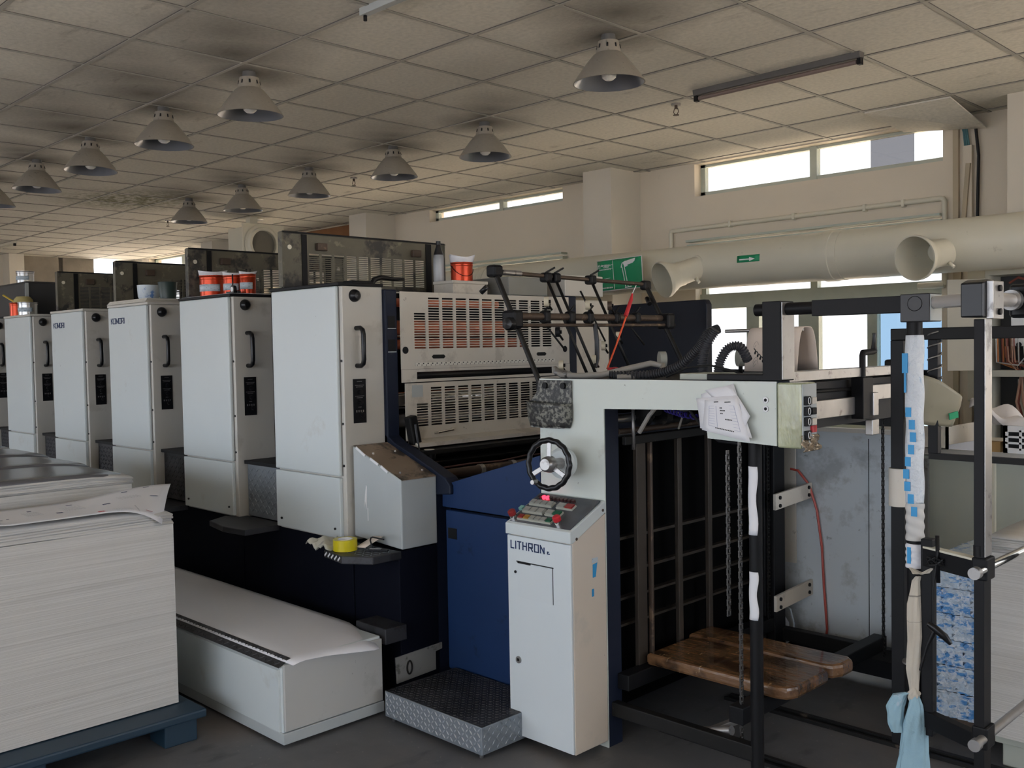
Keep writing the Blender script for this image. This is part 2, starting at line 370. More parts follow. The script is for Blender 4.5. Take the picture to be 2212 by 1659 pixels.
window(2, -4.98, -2.83, .9, 2.49, [(-4.52, -4.40, .9, 1.93), (-4.03, -3.85, .9, 1.93), (-3.44, -3.36, .9, 1.93), (-3.92, -3.86, 2.0, 2.49)], [(1.91, 2.04)],
       [(-4.96, -2.85, 2.03, 2.48, glassA), (-4.96, -4.03, .92, 1.92, glassA), (-3.86, -3.42, .92, 1.92, glassA), (-3.4, -2.86, .92, 1.92, glassB)])
window(3, -8.61, -6.55, 3.055, 3.19, [(-7.55, -7.49)], [], [(-8.6, -6.56, 3.07, 3.18, glassA)])
window(4, -8.61, -6.55, .9, 2.51, [(-7.7, -7.6)], [(1.91, 2.04)], [(-8.6, -6.56, .92, 2.5, glassA)])
window(5, -12.3, -10.1, .9, 2.5, [(-11.2, -11.1)], [(1.91, 2.04)], [(-12.29, -10.11, .92, 2.49, glassA)])
window(6, -15.9, -13.8, 2.3, 3.19, [(-14.9, -14.8)], [], [(-15.88, -13.82, 2.32, 3.18, glassA)])
window(7, -15.9, -13.8, .9, 2.2, [(-14.9, -14.8)], [], [(-15.88, -13.82, .92, 2.19, glassA)])
window(8, -.9, 1.4, .9, 2.5, [(.2, .3)], [(1.91, 2.04)], [(-.88, 1.38, .92, 2.49, glassA)])
box('trim_%d' % k, mat('brown_board', (.30, .14, .06), .8, var=.2), None, (-12.32, -10.08, Y1+.03, Y1+.06, 2.9, 3.19), **ST); k += 1
box('trim_%d' % k, white2, None, (-5.1, -2.80, 7.17, 7.3, .86, .9), **ST); k += 1   # sill
for xa, xb, z in ((-5.02, -2.81, 2.50), (-8.66, -6.5, 2.52)):     # tracks above the lower windows
    m = MB(); m.box(xa, xb, 7.21, 7.3, z, z+.018); m.box(xa, xb, 7.23, 7.3, z-.05, z-.02); m.build('trim_%d' % k, alu, None, **ST); k += 1
# back windows (behind the viewer)
o = MB()
for x in (-7.5, -5.4, -3.3, -1.2, .9, 3.1): o.box(x, x+.08, Y0-.14, Y0-.06, .55, 2.75)
for z in (.55, 2.69): o.box(-7.5, 3.2, Y0-.14, Y0-.06, z, z+.06)
o.build('window_9', alu, None, **ST)
# unseen ground outside, toned pale to bounce daylight in, dark to limit it
box('trim_%d' % k, mat('pale_bounce_ground', (.68, .66, .60), .9), None, (-40, 30, 1.2, 40, -.6, -.5), **ST); k += 1
box('trim_%d' % k, mat('dark_low_bounce_ground', (.16, .17, .19), .9), None, (-40, 30, -35, 1.2, -.6, -.5), **ST); k += 1

# ------------------------------------------------------------ letters made of strokes
GL = {'K': [((0, 0), (0, 1)), ((0, .45), (.75, 1)), ((.25, .6), (.8, 0))], 'O': [((0, 0), (0, 1)), ((0, 1), (.8, 1)), ((.8, 1), (.8, 0)), ((.8, 0), (0, 0))],
      'M': [((0, 0), (0, 1)), ((0, 1), (.45, .15)), ((.45, .15), (.9, 1)), ((.9, 1), (.9, 0))], 'R': [((0, 0), (0, 1)), ((0, 1), (.75, 1)), ((.75, 1), (.75, .45)), ((.75, .45), (0, .45)), ((.4, .45), (.8, 0))],
      'I': [((0, 0), (0, 1))], 'L': [((0, 1), (0, 0)), ((0, 0), (.6, 0))], 'T': [((0, 1), (.7, 1)), ((.35, 1), (.35, 0))], 'H': [((0, 0), (0, 1)), ((.75, 0), (.75, 1)), ((0, .5), (.75, .5))],
      'N': [((0, 0), (0, 1)), ((0, 1), (.75, 0)), ((.75, 0), (.75, .75))], 'e': [((0, .05), (.6, .05)), ((0, .05), (0, .4)), ((0, .4), (.35, .4))]}
WD = {'I': .0, 'L': .6, 'T': .7, 'M': .9, 'e': .6}
def letters(mb, txt, o, h, st, adv=.45, th=.0015, wf=.8):
    """strokes standing on the plane facing -y, o = lower left corner"""
    x = o[0]
    for ch in txt:
        for (a, b_) in GL[ch]:
            p = V(x+a[0]*h*wf, o[1], o[2]+a[1]*h); q = V(x+b_[0]*h*wf, o[1], o[2]+b_[1]*h)
            d = (q-p).normalized()*st*.4
            mb.bar(p-d, q+d, th, st, up=(0, 0, 1)) if False else mb.bar(p-d, q+d, st, th, up=(0, 1, 0))
        x += (WD.get(ch, .8)*wf+adv)*h
def treads(mb, fn, nu, nv, ln, w, th):
    """raised lozenges on a surface; fn(i,j) -> (centre, u, v, n)"""
    for i in range(nu):
        for j in range(nv):
            c, u, v, n = fn((i+.5)/nu, (j+.5)/nv)
            d = (u+v).normalized() if (i+j) % 2 else (u-v).normalized()
            e = n.cross(d)
            P = [c-d*ln, c-e*w, c+d*ln, c+e*w]
            mb.hexa([*P, *[c+(q-c)*.55+n*th for q in P]])
def plane_fn(o, U_, V_, n):
    o, U_, V_, n = map(Vector, (o, U_, V_, n)); u = U_.normalized(); v = V_.normalized()
    return lambda a, b_: (o+U_*a+V_*b_, u, v, n)
def slots(mb, X, th, ys, zs, yr, zr, ribs, skip=None):
    """panel in the x plane with real slots: yr,zr outer; ys list of (y0,y1) slot columns; zs list of (z0,z1)"""
    pass
def slotted(X, th, y0, y1, z0, z1, cols, rows, solid=None):
    """solid(ci,ri) True keeps the slot closed"""
    m = MB(); ya = cols[0][0]; yb = cols[-1][1]; za = rows[0][0]; zb = rows[-1][1]
    m.box(X, X-th, y0, ya, z0, z1); m.box(X, X-th, yb, y1, z0, z1); m.box(X, X-th, ya, yb, z0, za); m.box(X, X-th, ya, yb, zb, z1)
    for (a, b_), (c, d) in zip(cols, cols[1:]): m.box(X, X-th, b_, c, za, zb)
    for ci, (a, b_) in enumerate(cols):
        for (p, q), (r, s) in zip(rows, rows[1:]): m.box(X, X-th, a, b_, q, r)
        if solid:
            for ri, (p, q) in enumerate(rows):
                if solid(ci, ri): m.box(X, X-th, a, b_, p, q)
    return m
def cols_(a, b_, n, gap): w = (b_-a-gap*(n-1))/n; return [(a+i*(w+gap), a+i*(w+gap)+w) for i in range(n)]

# ------------------------------------------------------------ printing units
PITCH = 1.016
orn = ['white press tower with black grab handle, nearest, beside the slotted copper-roller cover', 'white press tower with three orange-red tins on its roof', 'white press tower with dark lettering and a paper pad on its roof',
       'white press tower with dark lettering and bare roof', 'white press tower with yellow sponge and tin on its roof', 'white press tower farthest away, cut by the left photo edge']
for i in range(6):
    xr = -3.82-PITCH*i; xl = xr-.595
    u = thing('printing_unit', orn[i], 'printing press', (xr-.3, 2.9, 0), 'press towers in a row')
    box('cabinet_body', side, u, (xl+.004, xr, 2.688, 2.925, .69, 1.905), .004)
    dr = box('front_door', white, u, (xl, xr-.028, 2.668, 2.688, 1.0, 1.905), .006, label='bright white front door')
    lo = box('lower_door', white, u, (xl, xr-.028, 2.668, 2.688, .70, .992), .004, label='bright white lower door')
    for z in (1.55, 1.25, 1.05): MB().cyl((xr-.014, 2.690, z), (xr-.014, 2.683, z), .006, 10).build('door_bolt', blackp, dr)
    for x in (xl+.05, xr-.07): MB().cyl((x, 2.669, .745), (x, 2.662, .745), .006, 10).build('bolt', blackp, lo)
    box('door_seam', mat('dark_seam', (.06, .055, .05), .7) if i == 0 else bpy.data.materials['dark_seam'], u, (xr-.027, xr-.023, 2.6875, 2.6885, 1.0, 1.9))  # dark joint between door and body
    if i in (2, 3):
        m = MB(); letters(m, 'KOMORI', (xl+.05, 2.667, 1.80), .033, .0055, adv=.32, wf=1.1)
        m.build('lettering', logom, u)
    capm = browntop if i < 2 else bpy.data.materials['oily_dark_navy']
    box('roof_edge', black if i < 2 else side, u, (xl-.005, xr+.004, 2.665, 2.93, 1.906, 1.922), .003)
    kn = MB(); kn.lathe([(.0, .032), (.016, .030), (.026, .02), (.030, .008), (.031, 0)], (xr, 2.758, 1.86), (1, 0, 0), 24).build('knob', blackp, u, label='round black knob')
    h = MB().tube([(xr-.002, 2.765, 1.705), (xr+.035, 2.765, 1.705), (xr+.052, 2.765, 1.695), (xr+.058, 2.765, 1.675), (xr+.058, 2.765, 1.555), (xr+.052, 2.765, 1.535), (xr+.035, 2.765, 1.525), (xr-.002, 2.765, 1.525)], .0115, 12)
    h.build('handle', blackp, u, label='black tubular grab handle')
    cp = box('control_panel', black, u, (xr, xr+.004, 2.738, 2.812, 1.25, 1.462), .001, label='black switch plate')
    for z in (1.40, 1.35): MB().cyl((xr+.004, 2.775, z), (xr+.02, 2.775, z), .011, 12).build('switch', blackp, cp)
    MB().cyl((xr+.004, 2.785, 1.29), (xr+.016, 2.785, 1.29), .012, 12).build('dial', blackp, cp)
    m = MB()
    for z, n in ((1.448, 5), (1.43, 9), (1.422, 7), (1.378, 9), (1.37, 6), (1.325, 3)):
        for q in range(n): m.box(xr+.004, xr+.0046, 2.775+(q-n/2)*.006, 2.775+(q-n/2)*.006+.004, z, z+.003)
    for q in range(4): m.box(xr+.004, xr+.0046, 2.752+q*.013, 2.758+q*.013, 1.302, 1.312)
    m.build('markings', steel, cp)
    m = MB(); m.box(xr-.994, xr+.02, 2.925, 3.0, .1, 1.895)
    f = m.build('side_frame', navyd, u, .006, label='dark navy side frame')
    for z in (1.735, 1.62):
        MB().box(xr+.02, xr+.0215, 2.94, 2.985, z-.03, z+.03).build('pocket', black, f); MB().box(xr+.02, xr+.025, 2.938, 2.987, z-.034, z-.03).build('pocket_lip', greybox, f)
    box('far_side_frame', navyd, u, (xr-.994, xr+.02, 4.26, 4.34, .1, 1.895), .006)
    box('body_cover', black, u, (xr-.99, xr-.09, 3.0, 4.26, .4, 1.885))
    box('base_frame', basem, u, (xr-.994, xr+.02, 2.70, 2.925, .06, .69), .004)
    MB().box(xl, xr, 4.34, 4.66, .6, 1.875).build('far_cabinet', cream, u, .006)
    # guard screen standing across the roof
    if i < 4:
        gx = xr-.53; ol = olive if i < 1 else bpy.data.materials['inky_olive_metal']
        rows = [(1.955+q*.0105, 1.955+q*.0105+.006) for q in range(15)]
        gd = slotted(gx, .004, 2.74, 3.74, 1.925, 2.205, cols_(2.86, 3.64, 10, .014), rows).build('guard_screen', ol, u, label='ink-stained slotted guard screen')
        m = MB(); m.box(gx+.006, gx-.03, 2.70, 3.80, 2.205, 2.214); m.box(gx+.008, gx-.03, 2.695, 2.705, 1.93, 2.21); m.box(gx+.008, gx-.03, 3.785, 3.795, 1.93, 2.21); m.box(gx+.001, gx-.01, 2.705, 2.74, 1.925, 2.205); m.box(gx+.001, gx-.01, 3.74, 3.785, 1.925, 2.205)
        m.build('guard_frame', ol, gd)
        m = MB(); m.box(gx+.004, gx+.007, 2.815, 2.845, 1.925, 2.205); m.box(gx+.004, gx+.007, 3.65, 3.69, 1.925, 2.205); m.box(gx+.001, gx+.01, 2.70, 3.79, 2.207, 2.216); m.build('guard_strip', black, gd)
        for y in (2.93, 3.57):
            MB().box(gx+.002, gx+.028, y-.03, y+.03, 2.125, 2.165).build('guard_latch', rust, gd, .004)
        for y in (2.74, 3.75): MB().cyl((gx+.002, y, 2.135), (gx+.009, y, 2.135), .012, 16).build('bolt', ductm, gd)
    # stepped treads between towers
    if i < 5:
        xq = xr-PITCH
        rz = MB().box(xq+.012, xq+.415, 2.74, 2.92, .70, .985)
        treads(rz, plane_fn((xq+.02, 2.739, .72), (.39, 0, 0), (0, 0, .25), (0, -1, 0)), 14, 9, .016, .005, .002)
        rz.build('riser', tread if i < 1 else treadd, u, label='tread-plate riser')
        box('riser_top', black, u, (xq+.012, xq+.415, 2.72, 2.92, .986, 1.005))
        m = MB().prism([(xq+.39, 2.74), (xq-.0, 2.74), (xq-.10, 2.655), (xq-.02, 2.52), (xq+.2, 2.48), (xq+.39, 2.50)], 'z', .665, .695)
        m.build('step_shelf', treadd, u, .004)
# unit gauge dial etc. on first tower: machine parts inside the feed side
u = thing('press_side_cover', 'grey-cream slotted guard panels over copper rollers on the side of the nearest press tower', 'machine guard', (-3.8, 3.6, 1.1))
n = 20; rows = [(1.602+q*.0131, 1.602+q*.0131+.0088) for q in range(n)]
colsU = cols_(3.09, 4.10, 11, .018)
slotted(-3.78, .006, 3.005, 4.25, 1.50, 1.885, colsU, rows, lambda c, r: c == 0 and r > 13).build('upper_cover', cream, u, .0)
m = MB()
for y0, y1 in ((3.21, 3.28), (3.98, 4.04)): MB().prism([(y0, 1.55), (y0-.01, 1.56), (y0, 1.57), (y1, 1.57), (y1+.01, 1.56), (y1, 1.55)], 'x', -3.779, -3.777).build('finger_slot', dark, u)
MB().cyl((-3.779, 3.03, 1.595), (-3.7765, 3.03, 1.595), .018, 16).build('hole', black, u); MB().cyl((-3.779, 4.21, 1.585), (-3.7765, 4.21, 1.585), .018, 16).build('hole', black, u)
rl = box('ruler', mat('ivory_scale', (.7, .68, .6), .4), u, (-3.779, -3.776, 3.09, 4.12, 1.515, 1.531), label='ivory measuring scale')
m = MB()
for q in range(34):
    y = 3.10+q*.030; m.box(-3.776, -3.7755, y, y+.0025, 1.515, 1.523); m.box(-3.776, -3.7755, y+.008, y+.016, 1.524, 1.529)
m.build('scale_mark', black, rl)
m = MB(); m.box(-3.784, -3.778, 3.005, 4.25, 1.485, 1.499); m.box(-3.784, -3.778, 3.005, 4.25, 1.435, 1.449); m.box(-3.784, -3.778, 3.005, 3.10, 1.449, 1.485); m.box(-3.784, -3.778, 4.10, 4.25, 1.449, 1.485)
m.build('centre_strip', cream, u)
MB().cyl((-3.80, 3.06, 1.467), (-3.80, 4.12, 1.467), .017, 14).build('black_bar', blackp, u)
rows2 = [(1.212+q*.0132, 1.212+q*.0132+.0090) for q in range(15)]
slotted(-3.772, .006, 3.02, 4.16, 1.145, 1.43, cols_(3.09, 4.0, 10, .018), rows2, lambda c, r: c == 0 and r > 8).build('lower_cover', cream, u)
m = MB().prism([(-3.772, 1.15), (-3.70, 1.135), (-3.70, 1.115), (-3.772, 1.128)], 'y', 3.03, 4.16); m.build('lower_lip', cream, u)
MB().tube([(-3.768, 3.20, 1.172), (-3.745, 3.205, 1.176), (-3.742, 3.25, 1.18), (-3.742, 3.30, 1.184), (-3.766, 3.31, 1.186)], .007, 8).build('pull_handle', chrome, u, label='small chrome pull handle')
box('paint_mend', greybox, u, (-3.7722, -3.7712, 3.06, 3.13, 1.36, 1.42))
for x, z, r, y1, mt in ((-3.87, 1.835, .022, 3.75, copper), (-3.87, 1.71, .036, 3.80, copper), (-3.87, 1.625, .026, 3.95, copper), (-3.855, 1.668, .008, 3.7, chrome), (-3.86, 1.345, .05, 3.75, chrome), (-3.86, 1.24, .035, 3.95, steel)):
    MB().cyl((x, 3.005, z), (x, y1, z), r, 24).build('roller', mt, u, label='copper ink roller' if mt is copper else 'steel roller')
m = MB(); m.box(-3.9, -3.785, 3.0, 4.26, 1.0, 1.14); m.build('dark_plate', black, u)
m = MB(); m.box(-3.79, -3.62, 3.0, 4.26, 1.085, 1.105); m.box(-3.79, -3.60, 3.0, 4.26, 1.045, 1.05); m.build('rail', dark, u)
box('base_block', basem, u, (-3.79, -3.445, 2.70, 2.925, .06, .69), .004)
fr = MB().prism([(-3.84, 1.20), (-3.75, 1.145), (-3.66, 1.115), (-3.38, 1.005), (-3.345, .97), (-3.345, .93), (-3.45, .92), (-3.45, .06), (-3.84, .06)], 'y', 2.925, 3.0).build('lower_side_frame', navyd, u, .006, label='navy sloping side frame')
MB().prism([(-3.84, 1.20), (-3.75, 1.145), (-3.66, 1.115), (-3.38, 1.005), (-3.345, .97), (-3.345, .93), (-3.45, .92), (-3.45, .06), (-3.84, .06)], 'y', 4.26, 4.34).build('far_lower_frame', navyd, u)
for x, z, r, mt in ((-3.50, 1.0, .024, rust), (-3.44, .965, .016, blackrod), (-3.40, .945, .012, dark)):
    MB().cyl((x, 3.0, z), (x, 4.26, z), r, 14).build('cross_tube', mt, u)
for y in (3.25, 3.47, 3.6, 3.8): MB().cyl((-3.50, y, 1.0), (-3.50, y+.025, 1.0), .028, 14).build('tube_clamp', steel, u)
MB().cyl((-3.44, 3.18, .965), (-3.44, 3.33, .965), .0185, 14).build('paper_sleeve', paper, u)
MB().tube([(-3.52, 3.02, 1.03), (-3.51, 3.2, 1.035), (-3.50, 3.4, 1.03), (-3.51, 3.6, 1.04), (-3.5, 3.9, 1.03)], .004, 6).build('wire', mat('brown_wire', (.12, .05, .04), .5), u)
dg = MB().cyl((-3.66, 3.07, 1.06), (-3.66, 3.07, 1.105), .032, 20).build('dial_gauge', blackp, u); MB().cyl((-3.66, 3.07, 1.1052), (-3.66, 3.07, 1.107), .026, 20).build('dial_face', cream, dg)
MB().tube([(-3.70, 3.04, 1.09), (-3.71, 3.03, 1.2), (-3.715, 3.03, 1.23)], .006, 8).build('lever', blackp, u)
MB().bar((-3.74, 3.02, 1.27), (-3.74, 3.05, 1.13), .05).build('bracket', dark, u, .008)
# grey guard box on the corner
u = thing('grey_guard_box', 'grey metal box with oily brown sloping top beside the nearest press tower', 'machine guard', (-3.6, 2.8, .69))
P = [(-3.80, 1.145), (-3.44, 1.01), (-3.44, .695), (-3.80, .715)]
MB().prism(P, 'y', 2.715, 2.925).build('box_body', greybox, u, .006)
tp = MB().prism([(-3.80, 1.147), (-3.437, 1.011), (-3.437, 1.008), (-3.80, 1.143)], 'y', 2.72, 2.922).build('top_plate', browntop, u, label='oil-stained brown top')
for x, y in ((-3.70, 2.76), (-3.70, 2.89), (-3.50, 2.76), (-3.50, 2.89)):
    MB().cyl((x, y, 1.105 if x < -3.6 else 1.03), (x, y, 1.117 if x < -3.6 else 1.041), .006, 10).build('screw', steel, tp)
m = MB(); m.prism([(-3.700, .97), (-3.692, .96), (-3.70, .85), (-3.71, .89), (-3.718, .86), (-3.71, .92)], 'y', 2.7135, 2.7145); m.box(-3.693, -3.687, 2.7135, 2.7145, .80, .86); m.build('paint_run', mat('white_silicone', (.7, .7, .7), .5), u)
m = MB()
for (a, b_) in (((-3.77, 1.14), (-3.70, 1.105)), ((-3.66, 1.095), (-3.6, 1.07)), ((-3.58, 1.065), (-3.53, 1.04))): m.bar((a[0], 2.712, a[1]), (b_[0], 2.712, b_[1]), .004, .012)
m.build('silicone_bead', mat('white_bead', (.72, .72, .72), .5), u)
# shelf in front of it
u = thing('tread_plate_shelf', 'small angular tread-plate shelf holding a roll of yellow tape', 'shelf', (-3.6, 2.6, .66), None)
poly = [(-3.83, 2.712), (-3.84, 2.60), (-3.74, 2.50), (-3.56, 2.47), (-3.44, 2.55), (-3.44, 2.712)]
MB().prism(poly, 'z', .655, .69).build('shelf_plate', treadd, u, .005)
m = MB(); treads(m, plane_fn((-3.80, 2.53, .6905), (.34, 0, 0), (0, .17, 0), (0, 0, 1)), 12, 7, .014, .004, .0015); m.build('tread_pattern', tread, u)
m = MB()
for q in range(5): t = q*.035; m.bar((-3.735+t*.98, 2.4985-t*.167, .665), (-3.712+t*.98, 2.4946-t*.167, .683), .002, .008)
m.build('chevron_tape', paper, u)
o = MB().lathe([(.033, 0), (.055, 0), (.055, .05), (.033, .05), (.033, 0)], (-3.66, 2.56, .692), (0, 0, 1), 36)
tr = o.build('tape_roll', yellow, None, **T('roll of yellow packing tape lying on the tread-plate shelf', 'tape'))
MB().lathe([(.0325, -.001), (.034, .051), (.031, .051), (.031, -.001)], (-3.66, 2.56, .692), (0, 0, 1), 36).build('cardboard_core', white2, tr)
MB().tube([(-3.53, 2.62, .695), (-3.55, 2.62, .74), (-3.545, 2.62, .752), (-3.53, 2.62, .757), (-3.45, 2.62, .757)], .0035, 8).build('hex_key', blackp, None, **T('black bent hex key leaning on the grey box by the yellow tape', 'tool'))
kf = MB().bar((-3.55, 2.61, .699), (-3.47, 2.66, .699), .016, .010).build('utility_knife', blackp, None, .002, **T('dark utility knife lying at the right end of the tread-plate shelf', 'knife'))
MB().bar((-3.545, 2.613, .7045), (-3.50, 2.641, .7045), .010, .003).build('slider', steel, kf)
m = MB()
def rag(a, b_):
    x = -3.86+.16*a; y = 2.48+.14*b_; return (x, y, .705+.014*math.sin(9*a+6*b_)*math.sin(5*b_+1)+.05*max(0, .45-abs(a-.35))*abs(math.sin(4*b_))+.008*math.sin(23*a))
m.grid(rag, 12, 10); m.build('crumpled_rag', mat('dirty_white_cloth', (.5, .49, .42), .9, var=.2, scale=20), None, 0, .004, **T('crumpled off-white rag left of the yellow tape roll', 'rag'))
m = MB().grid(lambda a, b_: (-3.62+.07*a, 2.59+.10*b_, .705+.035*b_+.006*a), 3, 3); m.build('paper_scrap', papercard, None, 0, .002, **T('small cream paper scrap propped behind the yellow tape roll', 'paper'))

# ------------------------------------------------------------ lower body between towers and feeder
u = thing('feed_side_cabinet', 'deep blue sheet-metal side cover between press and white console', 'machine cover', (-3.1, 3.3, 0))
MB().prism([(-3.425, .965), (-2.795, 1.145), (-2.795, .865), (-3.425, .865)], 'y', 2.945, 2.975).build('upper_panel', navy, u, .004)
lp = MB().box(-3.39, -2.795, 2.935, 2.975, .115, .855).build('lower_panel', navy, u, .004)
box('socket', blackp, lp, (-3.375, -3.315, 2.933, 2.936, .725, .775))
box('inner_wall', basem, u, (-3.43, -3.40, 2.975, 4.3, .08, .86))
box('cover_back', basem, u, (-3.40, -2.80, 2.99, 4.3, .10, .80))
# silver bracket at foot of press
scuffed2 = mat('grimy_bracket_grey', (.24, .24, .23), .5, var=.1, dirt=[((.05, .045, .04), 16, .58, .7)])
u = thing('foot_bracket', 'grey metal bracket with an oval eye under the dark press base', 'bracket', (-3.44, 2.8, .1))
pl = MB().prism([(2.665, .215), (2.94, .225), (2.94, .195), (2.90, .19), (2.90, .105), (2.67, .095)], 'x', -3.449, -3.440).build('plate', scuffed2, u, .002)
MB().tube([(-3.437, 2.74+.014*math.cos(a), .155+.030*math.sin(a)) for a in [k_*math.pi/8 for k_ in range(16)]], .004, 8, closed=True).build('oval_ring', dark, pl)
# step
u = thing('tread_plate_step', 'low aluminium tread-plate step in front of the blue cover', 'step', (-3.0, 2.7, 0))
MB().box(-3.33, -2.72, 2.515, 2.925, .022, .132).build('step_body', tread, u, .003)
m = MB(); treads(m, plane_fn((-3.325, 2.5145, .03), (.60, 0, 0), (0, 0, .098), (0, -1, 0)), 26, 5, .013, .0035, .0022); m.build('front_tread', treadl, u)
m = MB(); treads(m, plane_fn((-2.7195, 2.52, .03), (0, .4, 0), (0, 0, .098), (1, 0, 0)), 17, 5, .013, .0035, .0022); m.build('side_tread', tread, u)
m = MB(); m.box(-3.328, -2.722, 2.518, 2.92, .132, .1335); treads(m, plane_fn((-3.325, 2.52, .133), (.60, 0, 0), (0, .4, 0), (0, 0, 1)), 30, 20, .009, .004, .0022); m.build('top_tread', treadd, u)
for x, y in ((-3.3, 2.54), (-2.75, 2.54), (-3.3, 2.9), (-2.75, 2.9)): MB().cyl((x, y, 0), (x, y, .03), .008, 8).build('foot_bolt', steel, u)
# white foot box + sheet
u = thing('foot_box', 'long low white steel foot cabinet with black plinth lying behind the paper stack', 'cabinet', (-4.4, 2.3, 0))
MB().prism([(2.065, .035), (2.56, .035), (2.56, .345), (2.12, .345), (2.065, .322)], 'x', -6.4, -3.415).build('body', white, u, .004)
MB().prism([(2.055, .06), (2.065, .06), (2.065, .318), (2.055, .312)], 'x', -6.4, -3.425).build('front_panel', white, u)
m = MB().prism([(2.058, .322), (2.115, .349), (2.112, .353), (2.054, .325)], 'x', -6.4, -3.425); treads(m, plane_fn((-6.39, 2.056, .325), (2.95, 0, 0), (0, .056, .027), (0, -.43, .9)), 100, 2, .015, .004, .003); m.build('tread_edge', treadd, u, label='dark ribbed tread edge')
MB().box(-3.415, -3.402, 2.07, 2.56, .062, .335).build('end_panel', scuffed, u, .002, label='scratched grey end panel')
MB().box(-6.4, -3.40, 2.058, 2.565, .012, .058).build('plinth', greybox, u, .003)
def sheetfn(a, b_):
    # a: along x, b: across y
    yb = 2.085+.49*b_; xr = -3.36 if b_ < .35 else -3.36+(b_-.35)*.12 if b_ < .8 else -3.306-(b_-.8)*1.0
    x = -5.9+(xr+5.9)*a; z = .354
    if a > .93: z -= (a-.93)*.5*b_
    if b_ < .1: z -= (.1-b_)*.12
    return (x, yb, z)
MB().grid(sheetfn, 30, 16).build('cover_sheet', paper, None, 0, .002, **T('large blank white sheet spread over the top of the long white foot cabinet', 'sheet'))
u2 = MB().box(-3.62, -3.40, 2.58, 2.70, .30, .37).build('tread_plate_footrest', treadd, None, .004, **T('grimy tread-plate footrest between white sheet and dark press base', 'step'))

# ------------------------------------------------------------ console
u = thing('control_console', 'white floor-standing control console with sloping button panel and dark lettering', 'control console', (-2.6, 2.84, 0))
cx0, cx1, cy0, cy1 = -2.785, -2.443, 2.736, 2.944
MB().prism([(cy0+.012, .03), (cy1, .03), (cy1, .94), (cy0+.012, .86)], 'x', cx0+.006, cx1).build('housing', mat('console_cream', (.62, .55, .47), .4, var=.03, dirt=[((.12, .08, .06), 36, .69, .8), ((.5, .47, .42), 5, .6, .4)]), u, .003)
dr = MB().box(cx0, cx1-.002, cy0, cy0+.012, .035, .845).build('door', mat('white_enamel_door', (.62, .67, .69), .36, dirt=[(GR, 34, .715, .6)]), u, .003)
m = MB(); letters(m, 'LITHRON', (cx0+.022, cy0-.001, .795), .029, .0048, adv=.38, wf=.9); letters(m, 'e', (cx0+.222, cy0-.001, .795), .022, .004); m.build('lettering', logom, dr)
fl = MB(); fl.box(cx0+.055, cx1-.095, cy0-.0015, cy0+.001, .60, .74); fl = fl.build('flap', mat('white_enamel_flap', (.61, .66, .68), .36), dr)
m = MB(); m.box(cx0+.052, cx1-.09, cy0-.002, cy0, .742, .746); m.box(cx0+.058, cx0+.13, cy0-.0022, cy0, .737, .746); m.box(cx1-.0945, cx1-.0925, cy0-.002, cy0, .60, .742); m.build('flap_gap', blackp, dr)
MB().cyl((cx0+.045, cy0+.001, .70), (cx0+.045, cy0-.003, .70), .006, 12).build('keyhole', blackp, dr)
lk = MB().cyl((cx0+.055, cy0+.001, .345), (cx0+.055, cy0-.005, .345), .014, 20).build('lock', steel, dr); MB().box(cx0+.049, cx0+.061, cy0-.0056, cy0-.005, .34, .351).build('lock_slot', blackp, lk)
MB().prism([(cy0-.006, .85), (cy0-.006, .894), (cy1-.004, .99), (cy1, .975), (cy1, .945), (cy0+.01, .85)], 'x', cx0-.004, cx1+.004).build('lid', white, u, .003)
def on(a, b_, h=0):  # point on sloped panel; a across, b up the slope
    y = cy0+.008+(cy1-.02-cy0-.008)*b_; z = .901+(.991-.901)*b_; nrm = V(0, -.42, .907); return V(cx0+.008+(cx1-cx0-.016)*a, y, z)+nrm*h
def slab(a0, a1, b0, b1, h0, h1): return [on(a0, b0, h0), on(a1, b0, h0), on(a1, b1, h0), on(a0, b1, h0), on(a0, b0, h1), on(a1, b0, h1), on(a1, b1, h1), on(a0, b1, h1)]
pn = MB().hexa(slab(.0, 1, 0, 1, -.004, .001)).build('button_panel', mat('glossy_grey_panel', (.075, .08, .09), .18, var=.4, scale=14), u, label='glossy dark button panel')
btn = mat('grey_button', (.30, .30, .27), .4)
def buttons(a0, a1, b0, b1, n, cols, tall=.014):
    base = MB().hexa(slab(a0, a1, b0, b1, .001, tall*.6)).build('button_block', mat('ivory_block', (.42, .42, .36), .45) if 'ivory_block' not in bpy.data.materials else bpy.data.materials['ivory_block'], pn)
    for q in range(n):
        w = (a1-a0)/n; MB().hexa(slab(a0+q*w+.008, a0+(q+1)*w-.008, b0+.02, b1-.02, tall*.6, tall)).build('button', cols[q] if cols[q] else btn, base)
rd = mat('dark_red_button', (.25, .02, .02), .3); gn = mat('dark_green_button', (.01, .10, .05), .3); am = mat('amber_button', (.35, .18, .03), .3)
buttons(.10, .66, .06, .20, 6, [rd, am, None, None, None, gn]); buttons(.06, .40, .30, .46, 3, [None]*3); buttons(.44, .68, .30, .46, 2, [None, gn]); buttons(.04, .42, .56, .72, 4, [None]*4); buttons(.50, .76, .56, .72, 2, [None, rd])
for q in range(10):
    lit = q in (1, 2); p = on(.10+q*.062, .84); e = MB().cyl(p, p+V(0, -.42, .907)*.012, .0085, 12)
    e.build('indicator_lamp', mat('lit_red_lamp', (.8, .03, .05), .3, emit=((1, .03, .06), 3)) if q == 1 else bpy.data.materials['lit_red_lamp'] if q == 2 else mat('dim_lamp', (.05, .02, .02), .3) if q == 0 else bpy.data.materials['dim_lamp'], pn)
